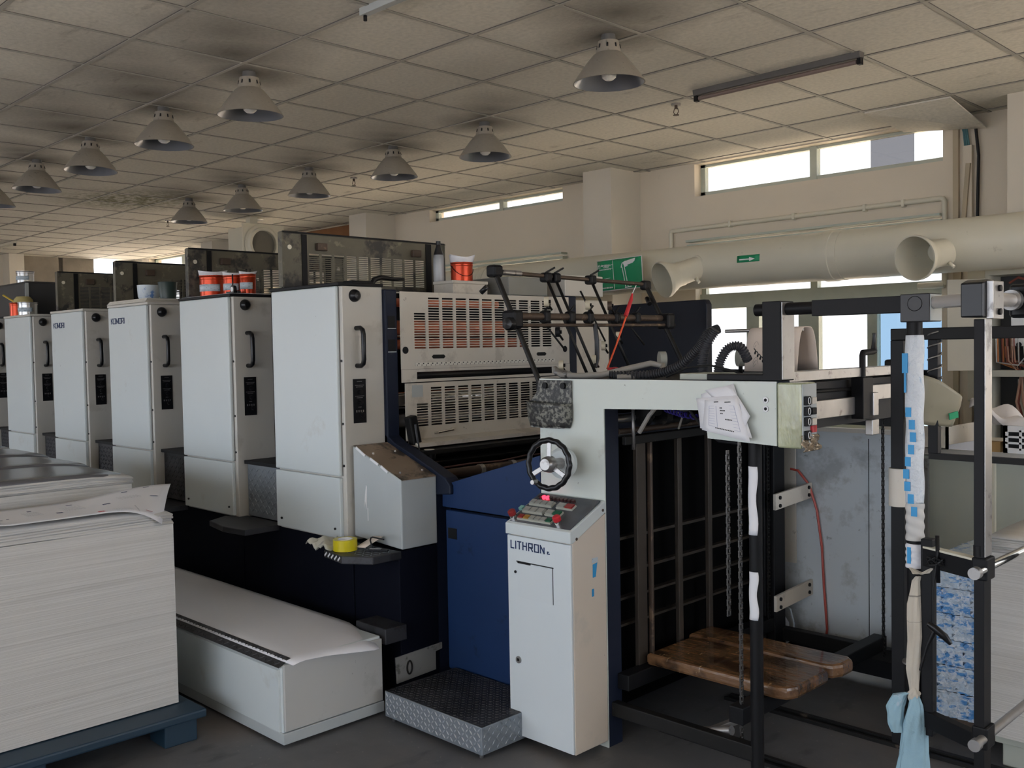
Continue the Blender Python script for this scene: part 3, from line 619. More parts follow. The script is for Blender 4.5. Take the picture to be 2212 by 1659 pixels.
for a, b_, c in ((.02, .10, rd), (.76, .12, red)):
    p = on(a, b_); nn = V(0, -.42, .907); e = MB().cyl(p, p+nn*.016, .016, 20).build('button_collar', chrome, pn); MB().lathe([(.013, 0), (.0165, .004), (.0165, .018), (.012, .022), (0, .023)], p+nn*.016, nn, 20).build('push_button', c, e)
MB().hexa(slab(-.03, .03, .36, .46, .001, .012)).build('green_button', mat('pale_green_button', (.2, .42, .36), .3), pn)
for y, z in ((cy0+.03, .865), (cy1-.02, .955)): MB().cyl((cx1, y, z), (cx1+.006, y, z), .006, 8).build('hinge_screw', rust, u)
st = MB().hexa([(cx1+.0006, 2.862, .75), (cx1+.0006, 2.89, .755), (cx1+.0006, 2.88, .70), (cx1+.0006, 2.862, .698), (cx1+.0012, 2.862, .75), (cx1+.0012, 2.89, .755), (cx1+.0012, 2.88, .70), (cx1+.0012, 2.862, .698)])
st.build('torn_sticker', blue, u); MB().box(cx1+.0006, cx1+.0012, 2.855, 2.868, .625, .655).build('torn_sticker', blue, u); MB().box(cx1+.0005, cx1+.0010, 2.858, 2.893, .756, .775).build('sticker_backing', labelw, u)

# ------------------------------------------------------------ feeder
u = thing('sheet_feeder', 'pale green feeder arm on a wide post with dark frame, chains and rails behind it', 'feeder', (-2.6, 3.0, 0))
poly = [(-2.79, .0), (-2.445, .0), (-2.445, 1.352), (-1.975, 1.362), (-1.965, 1.262), (-1.69, 1.25), (-1.69, 1.468), (-2.79, 1.468)]
fp = MB().prism(poly, 'y', 2.946, 2.952).build('face_plate', greenw, u, .0)
MB().prism([(a if a > -2.78 else -2.788, b_) for a, b_ in poly], 'y', 2.952, 3.035).build('side_plate', navyd, u)
MB().prism(poly, 'y', 4.25, 4.33).build('far_side_plate', black, u)
for x, z in ((-1.73, 1.405), (-1.73, 1.375)):
    b1 = MB().cyl((x, 2.946, z), (x, 2.943, z), .011, 16).build('bolt', steel, fp); MB().cyl((x, 2.9432, z), (x, 2.9425, z), .006, 6).build('bolt_socket', black, b1)
box('cross_beam', dark, u, (-2.78, -2.70, 3.03, 4.26, 1.30, 1.45)); 
# dark interior plate with rails
m = MB(); m.box(-2.56, -2.53, 3.04, 4.24, .10, 1.22); m.build('pile_backplate', mat('black_backplate', (.003, .003, .003), .9, spec=.05), u)
for z, h in ((.80, .012), (.66, .012), (.55, .01), (.44, .01)): m = MB().box(-2.53, -2.50, 3.04, 4.2, z, z+h); m.build('cross_rail', midst, u)
for y0, w, mt, x in ((3.145, .06, midst, -2.44), (3.225, .014, rust, -2.43), (3.43, .030, midst, -2.44), (3.66, .028, midst, -2.44)):
    MB().box(x-.02, x, y0, y0+w, .24, 1.20).build('guide_post', mt, u, .002)
MB().box(-2.44, -2.42, 3.05, 4.2, 1.20, 1.235).build('gauge_rail', dark, u, .003)
MB().cyl((-2.45, 3.04, 1.255), (-2.45, 4.1, 1.255), .012, 12).build('copper_rail', rust, u)
MB().cyl((-2.5, 3.04, 1.30), (-2.5, 4.2, 1.30), .018, 12).build('shaft', steel, u)
MB().cyl((-2.42, 3.10, 1.18), (-2.42, 3.10, 1.36), .007, 8).build('rod', steel, u)
for q in range(6): MB().cyl((-2.46, 3.2+.13*q, 1.30), (-2.46, 3.24+.13*q, 1.30), .035+.008*(q % 3), 16).build('cam_wheel', dark, u)
pts = [(-2.3, 3.15, 1.345), (-2.25, 3.2, 1.32), (-2.15, 3.27, 1.30), (-2.08, 3.3, 1.29), (-2.0, 3.33, 1.285)]
m = MB(); hp = []
for q in range(160):
    t = q/159*4; i0 = min(3, int(t)); f_ = t-i0; p = V(*pts[i0]).lerp(V(*pts[i0+1]), f_); a = q*.9; hp.append(p+V(.004*math.cos(a), .010*math.cos(a), .010*math.sin(a)))
m.tube(hp, .0035, 5).build('violet_spring_hose', mat('violet_plastic', (.03, .02, .2), .35), u, label='coiled violet air hose')
MB().tube([(-2.3, 3.1, 1.36), (-2.34, 3.1, 1.32), (-2.39, 3.1, 1.25)], .009, 8).build('hose', greyhose, u)
MB().tube([(-2.15, 3.1, 1.35), (-2.1, 3.12, 1.28), (-2.05, 3.15, 1.23), (-2.0, 3.2, 1.22)], .006, 8).build('cable', rubber, u)
MB().box(-2.03, -1.98, 3.06, 3.10, 1.25, 1.31).build('sensor_block', steel, u, .003)
for q, (y, z) in enumerate(((3.15, 1.33), (3.35, 1.335), (3.6, 1.33), (3.85, 1.335))): MB().cyl((-2.40, y, z), (-2.40, y+.09, z), .022, 14).build('sucker_cylinder', steel if q % 2 else dark, u)
for y in (3.28, 3.52, 3.78): MB().tube([(-2.36, y, 1.36), (-2.33, y+.03, 1.30), (-2.37, y+.06, 1.25)], .005, 6).build('air_tube', greyhose if y < 3.6 else rubber, u)
MB().box(-2.62, -2.50, 3.06, 3.22, 1.225, 1.24).build('white_plate', steel, u)
# dark posts and chains
MB().tube([(-1.80, 2.99, .02), (-1.80, 2.99, 1.25)], .023, 20).build('round_post', black, u, label='black round post wrapped with scraps of white paper')
for z0, z1 in ((.93, 1.17), (.63, .80)):
    def wf(a, b_, z0=z0, z1=z1):
        t = -2.3+1.5*b_+.15*math.sin(9*a); r = .0248; return (-1.80+r*math.cos(t), 2.99+r*math.sin(t), z0+(z1-z0)*a)
    MB().grid(wf, 12, 6).build('paper_wrap', paper, u, 0, .001)
def chain(name, x, y, z0, z1, par):
    m = MB(); n_ = int((z1-z0)/.019)
    for q in range(n_):
        z = z0+q*.019
        m.box(x-.003, x+.003, y-.007, y-.004, z, z+.022) if q % 2 else m.box(x-.003, x+.003, y-.010, y-.0075, z, z+.022)
        m.box(x-.003, x+.003, y+.004, y+.007, z, z+.022) if q % 2 else m.box(x-.003, x+.003, y+.0075, y+.010, z, z+.022)
        m.cyl((x, y-.009, z+.003), (x, y+.009, z+.003), .0045, 8)
    return m.build(name, chainm if y < 3.5 else blackrod, par, label='vertical roller chain')
chain('chain', -1.90, 3.05, .14, 1.25, u); chain('chain', -1.87, 4.165, .20, 1.27, u); chain('chain', -1.95, 3.05, .6, 1.22, u); chain('chain', -2.40, 4.10, .22, 1.2, u)
MB().box(-2.52, -2.43, 4.12, 4.25, .05, 1.25).build('far_post', black, u, .004); MB().box(-2.425, -2.385, 4.13, 4.23, .05, 1.24).build('far_post', black, u, .004)
MB().box(-1.875, -1.835, 4.26, 4.34, .05, 1.22).build('far_post', black, u, .004)
# far beam and head bars
MB().box(-2.5, -1.80, 4.26, 4.36, 1.215, 1.44).build('far_beam', mat('matt_black_beam', (.010, .010, .011), .6), u, .004)
MB().box(-1.745, -1.70, 3.055, 4.10, 1.462, 1.498).build('silver_rail', steel, u, .002, label='worn silver top rail')
MB().box(-1.74, -1.715, 3.03, 3.60, 1.318, 1.385).build('scraped_bar', steel, u, .002); MB().box(-1.74, -1.715, 3.66, 4.12, 1.365, 1.425).build('scraped_bar', steel, u, .002)
MB().box(-1.775, -1.75, 3.1, 4.25, 1.28, 1.45).build('head_plate', mat('matt_black_plate', (.010, .010, .011), .6), u)
MB().cyl((-1.74, 3.12, 1.42), (-1.74, 3.62, 1.415), .007, 8).build('threaded_rod', dark, u)
cl = MB().box(-1.73, -1.68, 3.575, 3.66, 1.30, 1.46).build('clamp_block', black, u, .003)
MB().box(-1.69, -1.672, 3.645, 3.69, 1.31, 1.40).build('clamp_plate', steel, cl, .002); e = MB().box(-1.70, -1.67, 3.63, 3.69, 1.235, 1.295).build('silver_lug', steel, cl, .003); MB().cyl((-1.669, 3.66, 1.265), (-1.6685, 3.66, 1.265), .017, 16).build('hole', blackp, e) if False else None
MB().tube([(-1.70, 3.61, 1.44), (-1.70, 3.61, 1.545), (-1.70, 3.615, 1.555), (-1.70, 3.70, 1.558), (-1.70, 3.715, 1.562)], .012, 12).build('crank', black, cl, label='small black hand crank'); MB().tube([(-1.70, 3.71, 1.56), (-1.70, 3.71, 1.585), (-1.70, 3.712, 1.62), (-1.70, 3.713, 1.63)], [.013, .009, .006, .008], 10).build('crank_knob', blackp, cl)
MB().box(-1.80, -1.70, 4.02, 4.12, 1.44, 1.52).build('chain_guard', dark, u, .01)
# black bracket and bar over the arm
br = MB().prism([(-1.745, 1.74), (-1.675, 1.74), (-1.675, 1.47), (-1.97, 1.47), (-1.97, 1.492), (-1.745, 1.492)], 'y', 2.95, 3.04).build('black_bracket', black, u, .003)
MB().box(-1.674, -1.671, 2.955, 3.035, 1.475, 1.735).build('bracket_face', steel, br)
MB().cyl((-1.79, 2.99, 1.713), (-1.55, 2.99, 1.713), .021, 20).build('bar', black, u, .0)
MB().box(-1.57, -1.262, 2.965, 3.015, 1.685, 1.737).build('square_bar', black, u, .002)
cb = MB().box(-1.265, -1.175, 2.94, 3.03, 1.655, 1.74).build('corner_block', mat('dark_grey_block', (.03, .03, .032), .45, var=.1), u, .003)
MB().box(-1.1748, -1.173, 2.943, 3.027, 1.658, 1.737).build('block_face', greybox, cb); MB().tube([(-1.22+.022*math.cos(k_*math.pi/10), 2.939, 1.71+.022*math.sin(k_*math.pi/10)) for k_ in range(20)], .001, 5, closed=True).build('ring_mark', blackp, cb)
MB().cyl((-1.235, 2.975, .0), (-1.235, 2.975, 1.66), .023, 20).build('corner_post', black, u, label='black corner post wrapped in blue and white printed paper')
# paper wrap on corner post
tapem = mat('printed_wrapping', (.62, .66, .70), .4, var=.1, scale=18, dirt=[((.15, .35, .55), 24, .62, .6, (1, 1, .5)), ((.3, .32, .34), 40, .66, .7)], bump=.8, bscale=60)
def wp(z0, z1, mt, r=.026, t0=-2.9, t1=1.2, wob=.0015, name='wrapping'):
    def f_(a, b_): t = t0+(t1-t0)*b_; rr = r+wob*math.sin(23*a+7*b_); return (-1.235+rr*math.cos(t), 2.975+rr*math.sin(t), z0+(z1-z0)*a)
    return MB().grid(f_, 60, 14).build(name, mt, u, 0, .0015)
wp(1.10, 1.615, tapem); wp(.985, 1.10, mat('grubby_paper', (.55, .54, .52), .6, var=.1, dirt=[(GR, 30, .66, .7)])); wp(.90, .975, paper)
m = MB()
for q in range(9):
    z = 1.395-q*.038; dx = .012*math.sin(q*.9)+.008*(q/9)
    m.box(-1.262+dx+.010, -1.248+dx+.014, 2.9465, 2.949, z-.029, z)
m.build('blue_band', blue, u)
MB().box(-1.248, -1.236, 2.9465, 2.949, .915, .965).build('blue_band', blue, u)
m = MB(); m.box(-1.262, -1.245, 2.9465, 2.95, 1.5, 1.56); m.box(-1.256, -1.250, 2.9465, 2.95, 1.44, 1.501); m.build('blue_band', blue, u)
# silver rod and bearing towards the gate
MB().cyl((-1.20, 2.985, 1.712), (-1.02, 2.87, 1.712), .019, 24).build('silver_rod', brushed, u)
# hand wheel
hw = thing('hand_wheel', 'spoked black-and-chrome hand wheel on the pale green feeder post', 'hand wheel', (-2.66, 2.80, 1.14))
cN = V(-2.585, 2.775, 1.14); ax = V(.18, -1, .06).normalized(); uu = V(1, .18, 0).normalized(); vv = ax.cross(uu)
MB().tube([cN+(uu*math.cos(a)+vv*math.sin(a))*(.094+.0015*math.cos(16*a)) for a in [k_*math.pi/48 for k_ in range(96)]], .0115, 12, closed=True).build('rim', blackp, hw, label='ribbed black rim')
MB().lathe([(0, .03), (.022, .03), (.03, .02), (.034, -.01), (.02, -.02)], cN, ax, 24).build('hub', steel, hw)
for k_ in range(3):
    a = math.pi/2+k_*2*math.pi/3; d_ = uu*math.cos(a)+vv*math.sin(a); MB().bar(cN+d_*.02, cN+d_*.09, .020, .006, up=ax).build('spoke', steel, hw, .002)
e = cN-ax*.055; MB().cyl(cN, cN-ax*.14, .022, 16).build('shaft', steel, hw); MB().lathe([(.05, 0), (.062, .006), (.062, .028), (.05, .034)], cN-ax*.12, ax, 32, True, True).build('dial_ring', white, hw)
g_ = cN+(uu*-.6+vv*-.8)*.09; MB().cyl(g_, g_+ax*.035, .009, 12).build('grip', steel, hw)
# scrap tray
tr = thing('scrap_tray', 'ink-blackened rounded plastic tray hung on the feeder post top', 'tray', (-2.7, 2.9, 1.3))
inkm = mat('ink_scribbled_plastic', (.20, .20, .17), .45, var=.2, scale=10, dirt=[((.01, .01, .012), 60, .45, .9), ((.02, .02, .022), 14, .52, .8), ((.28, .28, .25), 70, .6, .6)])
MB().prism([(-2.785, 1.462), (-2.605, 1.462), (-2.605, 1.30), (-2.62, 1.275), (-2.82, 1.275), (-2.84, 1.30), (-2.84, 1.37), (-2.80, 1.41)], 'y', 2.936, 2.942).build('back_plate', inkm, tr, .002)
def tf(a, b_):
    t = math.pi*a; x = -2.722-.118*math.cos(t)*(.90+.10*min(1, b_*3)); y = 2.938-.065*math.sin(t)*(.7+.3*b_); return (x, y, 1.272+.105*b_-.01*a*b_)
MB().grid(tf, 20, 6).build('pocket', inkm, tr, 0, .004)
MB().prism([(-2.825, 2.94), (-2.80, 2.90), (-2.72, 2.892), (-2.64, 2.90), (-2.618, 2.94)], 'z', 1.268, 1.274).build('bottom', inkm, tr)
for x in (-2.745, -2.645): MB().cyl((x, 2.936, 1.44), (x, 2.926, 1.44), .013, 16).build('screw', black, tr)
# push button box at arm end
pb = thing('pendant_button_box', 'push-button box wrapped in crinkled yellow tape at the end of the feeder arm', 'control box', (-1.64, 3.0, 1.24))
MB().box(-1.688, -1.60, 2.945, 3.05, 1.245, 1.465).build('tape_wrapped_body', tapegreen, pb, .006)
fc = MB().box(-1.60, -1.596, 2.952, 3.045, 1.25, 1.46).build('button_face', greybox, pb)
for q, z in enumerate((1.405, 1.37, 1.335, 1.29)):
    b1 = MB().box(-1.596, -1.585, 2.958, 2.990, z-.015, z+.015).build('button', black, fc, .002); MB().tube([(-1.584, 2.974+.008*math.cos(a), z+.011*math.sin(a)) for a in [k_*math.pi/6 for k_ in range(12)]], .0015, 5, closed=True).build('button_ring', white2, b1)
for z, mt in ((1.405, cream), (1.37, dark), (1.335, cream), (1.31, red)): MB().box(-1.596, -1.586, 3.0, 3.03, z-.013, z+.010).build('button', mt, fc, .002)
def crk(a, b_): return (-1.592+.012*math.sin(13*a+4*b_)*math.sin(9*b_), 2.945+.11*a, 1.235+.055*b_)
MB().grid(crk, 14, 8).build('crinkled_tape', mat('shiny_brown_tape', (.35, .28, .2), .15, .4, var=.3, scale=30, bump=1, bscale=40), pb, 0, .002)
# papers taped to arm
pp = thing('paper_bundle', 'fan of loose printed job sheets taped to the pale green feeder arm', 'paper', (-1.88, 2.94, 1.28))
rows_ = [(-1.985, 1.42, -1.85, 1.46, -1.80, 1.33, -1.965, 1.325), (-1.965, 1.435, -1.86, 1.455, -1.775, 1.35, -1.80, 1.30), (-2.0, 1.405, -1.83, 1.42, -1.765, 1.275, -1.975, 1.30), (-1.96, 1.40, -1.83, 1.415, -1.77, 1.262, -1.965, 1.295)]
for q, (a, b_, c, d, e, f_, g_, h_) in enumerate(rows_):
    y = 2.936-q*.0045
    def pf(s, t, Q=(a, b_, c, d, e, f_, g_, h_), y=y):
        x = (Q[0]*(1-s)+Q[2]*s)*(1-t)+(Q[6]*(1-s)+Q[4]*s)*t; z = (Q[1]*(1-s)+Q[3]*s)*(1-t)+(Q[7]*(1-s)+Q[5]*s)*t; return (x, y-.012*t*t-.004*math.sin(3*s), z)
    sh = MB().grid(pf, 6, 6).build('job_sheet', paper, pp, 0, .0006)
    if q == 3:
        m = MB()
        for r in range(9):
            t = .2+r*.075; p, p2 = V(*pf(.15, t)), V(*pf(.85, t)); o_ = V(0, -.0012, 0); m.bar(p+o_, p2+o_, .0006, .0006)
        for s_q in (.15, .35, .85): m.bar(V(*pf(s_q, .2))-V(0, .0012, 0), V(*pf(s_q, .8))-V(0, .0012, 0), .0006, .0006)
        m.build('ruled_table', mat('grey_blue_ink', (.25, .28, .45), .6), sh)
        m = MB()
        for s0, t0, n_ in ((.3, .1, 4), (.62, .12, 5), (.45, .27, 2), (.45, .34, 4), (.45, .42, 2), (.55, .57, 5), (.3, .85, 12)):
            for r in range(n_): p = V(*pf(s0+r*.035, t0))-V(0, .0012, 0); m.box(p.x, p.x+.004, p.y-.0003, p.y+.0003, p.z, p.z+.004)
        m.build('printed_text', ink, sh)

# ------------------------------------------------------------ pile hoist, board, floor rails
u = thing('pile_hoist', 'dark oily steel hoist frame hanging on chains under the wooden board', 'hoist', (-2.1, 3.5, .1))
MB().box(-2.46, -1.80, 2.97, 3.01, .122, .178).build('front_beam', dark, u, .004)
MB().box(-2.46, -1.78, 4.20, 4.25, .16, .22).build('rear_beam', dark, u, .004)
for x in (-1.90, -2.42): MB().box(x-.03, x+.03, 3.01, 4.20, .222, .285).build('side_beam', black, u, .004)
MB().box(-1.93, -1.87, 3.02, 3.07, .10, .14).build('chain_foot', steel, u, .003)
MB().cyl((-2.05, 3.03, .15), (-1.93, 3.03, .185), .018, 12).build('crank_pin', steel, u); MB().bar((-2.04, 3.03, .15), (-1.90, 3.18, .22), .03, .02).build('lever_link', steel, u, .003)
MB().box(-2.5, -1.64, 4.365, 4.398, .03, .12).build('rear_sill', black, u)
def plank(x0, x1, y0, y1, z0, z1, rr=.06):
    p = [(x0, y0), (x1-rr, y0), (x1-.02, y0+.015), (x1, y0+rr), (x1, y1-.03), (x1-.03, y1), (x0, y1)]
    return MB().prism(p, 'z', z0, z1)
plank(-2.42, -1.77, 3.165, 3.485, .287, .335).build('pile_board', woodm, None, .012, **T('front varnished brown plank of the worn wooden board on the dark hoist', 'board'))
plank(-2.44, -1.755, 3.49, 3.66, .287, .342).build('pile_board', woodm, None, .014, **T('rear narrower brown plank of the worn wooden board on the dark hoist', 'board'))
for y, l in ((3.25, 'nearer steel rail let into the floor below the wooden board'), (3.74, 'farther steel rail let into the floor beyond the wooden board')):
    m = MB(); m.box(-2.4, 1.0, y-.035, y-.022, 0, .014); m.box(-2.4, 1.0, y+.012, y+.032, 0, .014); m.box(-2.4, 1.0, y-.022, y+.012, 0, .004)
    m.build('floor_rail', dark, None, 0, **T(l, 'rail'))
# ------------------------------------------------------------ far guard panel
u = thing('rear_guard_panel', 'smudged pale grey metal panel behind the feeder with a thin red hose', 'machine guard', (-2.18, 4.42, .1))
pgm = mat('smudged_pale_panel', (.54, .58, .60), .5, var=.06, scale=2, dirt=[((.20, .20, .19), 2.2, .54, .5), ((.1, .1, .1), 18, .64, .6), ((.25, .24, .2), 5, .56, .4)])
MB().box(-2.54, -1.84, 4.40, 4.43, .12, 1.165).build('panel', pgm, u, .003); MB().box(-2.54, -1.84, 4.392, 4.43, 1.165, 1.185).build('top_edge', cream, u)
MB().box(-2.045, -2.042, 4.398, 4.40, .12, 1.14).build('panel_joint', black, u)
for z in (.865, .385):
    b_ = MB().prism([(4.05, z-.048), (4.398, z-.03), (4.398, z+.045), (4.05, z+.027)], 'x', -2.345, -2.33).build('bracket', cream, u, .002)
    for yy, zz in ((4.085, z+.008), (4.085, z-.03), (4.36, z+.025), (4.36, z-.012)): MB().cyl((-2.33, yy, zz), (-2.324, yy, zz), .009, 12).build('bolt', black, b_)
MB().box(-2.485, -2.415, 4.385, 4.395, .50, 1.14).build('cable_cover', cream, u)
MB().tube([(-2.44, 4.385, .97), (-2.40, 4.384, .965), (-2.34, 4.384, .90), (-2.30, 4.384, .78), (-2.275, 4.385, .6), (-2.265, 4.385, .4), (-2.25, 4.385, .2), (-2.26, 4.385, .125)], .006, 8).build('red_hose', mat('dull_red_hose', (.45, .07, .05), .4), u)
bt = thing('oiler_bottle', 'small translucent white bottle with a looped tube at the foot of the rear panel', 'bottle', (-2.46, 4.3, .12))
MB().lathe([(0, 0), (.028, 0), (.03, .01), (.03, .085), (.012, .115), (.012, .135), (0, .135)], (-2.44, 4.30, .13), (0, 0, 1), 20).build('bottle_body', mat('milky_plastic', (.5, .55, .6), .4), bt)
MB().tube([(-2.44, 4.30, .265), (-2.43, 4.30, .30), (-2.40, 4.30, .29), (-2.38, 4.30, .22), (-2.385, 4.30, .15), (-2.42, 4.30, .12), (-2.46, 4.31, .11)], .005, 6).build('tube', labelw, bt)
# ------------------------------------------------------------ gate
u = thing('feeder_gate', 'black steel guard gate with bright-edged post and polished bars at the right of the feeder', 'gate', (-1.1, 2.9, 0))
def gb(p, q, w, h, n, mt, bv=.002, **k_): return MB().bar(p, q, w, h).build(n, mt, u, bv, **k_)
MB().box(-1.010, -.982, 2.83, 2.885, 0.0, 1.655).build('gate_post', black, u, .002); MB().box(-.9815, -.9795, 2.832, 2.883, .99, 1.655).build('bright_edge', steel, u, label='scraped bright edge of the post')
gb((-1.19, 2.945, .945), (-1.00, 2.86, .945), .03, .055, 'gate_bar', black); gb((-1.19, 2.945, .45), (-1.00, 2.86, .45), .03, .05, 'gate_bar', black)
gb((-1.19, 2.945, .975), (-1.00, 2.86, .975), .03, .006, 'bright_strip', ductm, 0)
MB().box(-1.20, -1.165, 2.93, 2.965, .40, 1.0).build('hinge_stile', black, u, .003)
MB().cyl((-1.235, 2.975, .40), (-1.235, 2.975, .60), .031, 20).build('hinge_sleeve', black, u); MB().cyl((-1.235, 2.975, .60), (-1.235, 2.975, .606), .038, 20).build('hinge_washer', steel, u)
for z, q in ((.955, 1), (.475, 0)):
    MB().cyl((-.985, 2.765, z), (-.985, 3.74, z), .013, 16).build('rail_bar', chrome if q else steel, u, label='polished round bar'); MB().box(-1.015, -.972, 2.825, 2.89, z-.032, z+.032).build('bar_clamp', black, u, .005); MB().cyl((-.985, 2.762, z), (-.985, 2.785, z), .017, 16).build('bar_cap', steel, u)
MB().cyl((-1.0, 2.84, .99), (-1.0, 2.84, 1.02), .014, 12).build('clamp_bolt', black, u)
bb = MB().prism([(2.80, 1.66), (2.80, 1.755), (2.84, 1.765), (2.90, 1.765), (2.93, 1.74), (2.93, 1.66)], 'x', -1.035, -.975).build('bearing_block', blackp, u, .004)
MB().box(-.975, -.957, 2.825, 2.91, 1.655, 1.76).build('bearing_plate', steel, bb, .002)
for z in (1.675, 1.74): MB().cyl((-.957, 2.87, z), (-.950, 2.87, z), .009, 10).build('bolt', black, bb)
MB().cyl((-.985, 2.88, 1.712), (-.985, 3.06, 1.712), .020, 20).build('polished_shaft', brushed, u); MB().lathe([(.02, 0), (.03, 0), (.03, .02), (.02, .02)], (-.985, 3.05, 1.712), (.08, 1, 0), 24).build('shaft_collar', steel, u)
MB().box(-1.0, -.90, 3.08, 3.16, 1.66, 1.76).build('end_block', blackp, u, .01)
MB().box(-.955, -.92, 3.10, 3.14, .7, 1.10).build('end_stile', black, u, .002)
u = thing('square_steel_stand', 'dark square steel stand behind the taped corner post', 'frame', (-1.4, 3.3, 0))
MB().box(-1.445, -1.40, 3.28, 3.325, .2, 1.60).build('post', black, u, .002); MB().box(-1.445, -1.0, 3.28, 3.32, 1.60, 1.64).build('top_bar', dark, u, .003)
MB().box(-1.318, -1.285, 3.28, 3.31, 1.22, 1.60).build('post', black, u, .002); MB().box(-1.318, -1.0, 3.285, 3.305, 1.20, 1.22).build('lower_bar', dark, u)
sl_ = MB().cyl((-1.4225, 3.30, 1.03), (-1.4225, 3.30, 1.16), .036, 20).build('grey_sleeve', cream, u); 
m = MB().tube([V(-1.30+.022*math.cos(a*.7), 3.295+.026*math.sin(a*.7), 1.47+.0045*a) for a in range(36)], .0022, 6).build('wire_coil', steel, u)
# cloth strip and blue rag
u = thing('tied_cloth', 'beige checked cloth strip knotted to a pale blue stained rag hanging from the corner post', 'cloth', (-1.21, 2.92, .3))
chk = mat('beige_checked_cloth', (.55, .50, .42), .9, var=.1, scale=14, dirt=[((.03, .03, .035), 3, .62, .7, (.2, .2, 16)), ((.45, .36, .12), 4, .6, .4)])
bcl = mat('pale_blue_stained_cloth', (.30, .47, .56), .9, var=.12, scale=10, dirt=[((.55, .55, .6), 12, .60, .7), ((.05, .12, .16), 20, .63, .6)], bump=.6, bscale=30)
def clothtube(pts, rad, wob, n_, sc=(1, .55)):
    def f_(a, b_):
        t = a*(len(pts)-1); i0 = min(len(pts)-2, int(t)); f = t-i0; c = V(*pts[i0]).lerp(V(*pts[i0+1]), f); r = rad[i0]*(1-f)+rad[i0+1]*f
        th = 2*math.pi*b_; r *= 1+wob*math.sin(5*th+3*a)+wob*.6*math.sin(9*th-14*a); return c+V(.72, .69, 0)*(r*math.cos(th)*sc[0])+V(.69, -.72, 0)*(r*math.sin(th)*sc[1])
    return MB().grid(f_, n_, 48)
clothtube([(-1.205, 2.925, .885), (-1.212, 2.925, .87), (-1.215, 2.92, .80), (-1.213, 2.92, .7), (-1.218, 2.92, .6), (-1.215, 2.92, .535)], [.008, .012, .020, .022, .019, .014], .12, 30).build('checked_strip', chk, u)
clothtube([(-1.225, 2.915, .91), (-1.20, 2.92, .895), (-1.18, 2.925, .90), (-1.165, 2.93, .915)], [.004, .018, .012, .004], .2, 12).build('knot_bow', chk, u)
clothtube([(-1.215, 2.915, .545), (-1.215, 2.915, .525), (-1.215, 2.915, .50)], [.008, .019, .012], .15, 10).build('knot', chk, u)
clothtube([(-1.213, 2.915, .525), (-1.21, 2.915, .49), (-1.212, 2.915, .43), (-1.215, 2.915, .34), (-1.22, 2.915, .25), (-1.222, 2.915, .20)], [.010, .022, .034, .044, .052, .050], .08, 36).build('blue_rag', bcl, u)
clothtube([(-1.225, 2.905, .53), (-1.25, 2.895, .52), (-1.262, 2.89, .48), (-1.26, 2.89, .43), (-1.255, 2.89, .405)], [.010, .022, .026, .022, .018], .10, 24).build('rag_lobe', bcl, u)
# hanging T handle tool
u = thing('t_handle_tool', 'black T-handle tool dangling on a cord from the gate bar', 'tool', (-1.16, 2.95, .6))
MB().tube([(-1.135, 2.90, .975), (-1.15, 2.90, .86), (-1.15, 2.90, .755)], .003, 6).build('cord', rubber, u); MB().cyl((-1.14, 2.905, 1.02), (-1.137, 2.905, .88), .006, 10).build('hook', black, u)
MB().tube([(-1.165, 2.895, .755), (-1.15, 2.90, .745), (-1.12, 2.91, .72), (-1.105, 2.915, .70)], [.008, .012, .011, .006], 12).build('handle', blackp, u); MB().tube([(-1.145, 2.90, .74), (-1.165, 2.895, .69), (-1.185, 2.89, .61)], [.008, .006, .004], 10).build('shaft', blackp, u)
MB().tube([V(-1.14+.025*math.cos(a*.8), 2.895+.012*math.sin(a*.8), .945+.012*math.sin(a*1.3)) for a in range(24)], .003, 6).build('cord_coil', rubber, u)
# cut canister
u = thing('cut_oil_canister', 'grubby beige plastic canister cut open and hung on the dark rear frame', 'container', (-1.33, 3.36, 1.3))
cm = mat('grubby_plastic', (.27, .245, .175), .45, var=.15, scale=7, dirt=[((.14, .14, .10), 6, .55, .7)])
o_ = V(-1.345, 3.30, 1.325); A = V(.18, -.02, 1).normalized(); Bx = V(.72, .69, 0); By = A.cross(Bx).normalized(); Bx = By.cross(A)
def can(a, b_):
    th = 2*math.pi*b_; q = 4; ct, st_ = math.cos(th), math.sin(th); r = 1/(abs(ct)**q+abs(st_)**q)**(1/q); hmax = .155-.075*(ct*.5+.5)**1.2-.02*math.sin(th); h_ = hmax*a; r *= .062+.012*min(1, h_*14)
    return o_+Bx*(r*ct)+By*(r*st_*.8)+A*h_+Bx*.03
MB().grid(can, 12, 40).build('canister_body', cm, u, 0, .003)
def canb(a, b_): th = 2*math.pi*b_; q = 4; ct, st_ = math.cos(th), math.sin(th); r = a/(abs(ct)**q+abs(st_)**q)**(1/q); return o_+Bx*(.062*r*ct+.03)+By*(.062*r*st_*.8)+A*(-.012*(1-a))
MB().grid(canb, 4, 40).build('canister_base', cm, u, 0, .003)
MB().grid(lambda a, b_: o_+Bx*(-.01+.085*a)+By*(-.035+.07*b_)+A*(.10-.03*a+.012*math.sin(8*a+6*b_)), 12, 10).build('plastic_bag', mat('white_film', (.7, .66, .62), .3), u, 0, .002)
MB().grid(lambda a, b_: o_+Bx*(.04+.035*a)+By*(-.02+.04*b_)+A*(.087-.01*a), 3, 3).build('rusty_residue', mat('rust_orange', (.35, .12, .04), .8), u, 0, .002)
MB().bar(o_+Bx*.06-By*.062+A*.035, o_+Bx*.09-By*.055+A*.045, .004, .022, up=A).build('green_label', green, u)

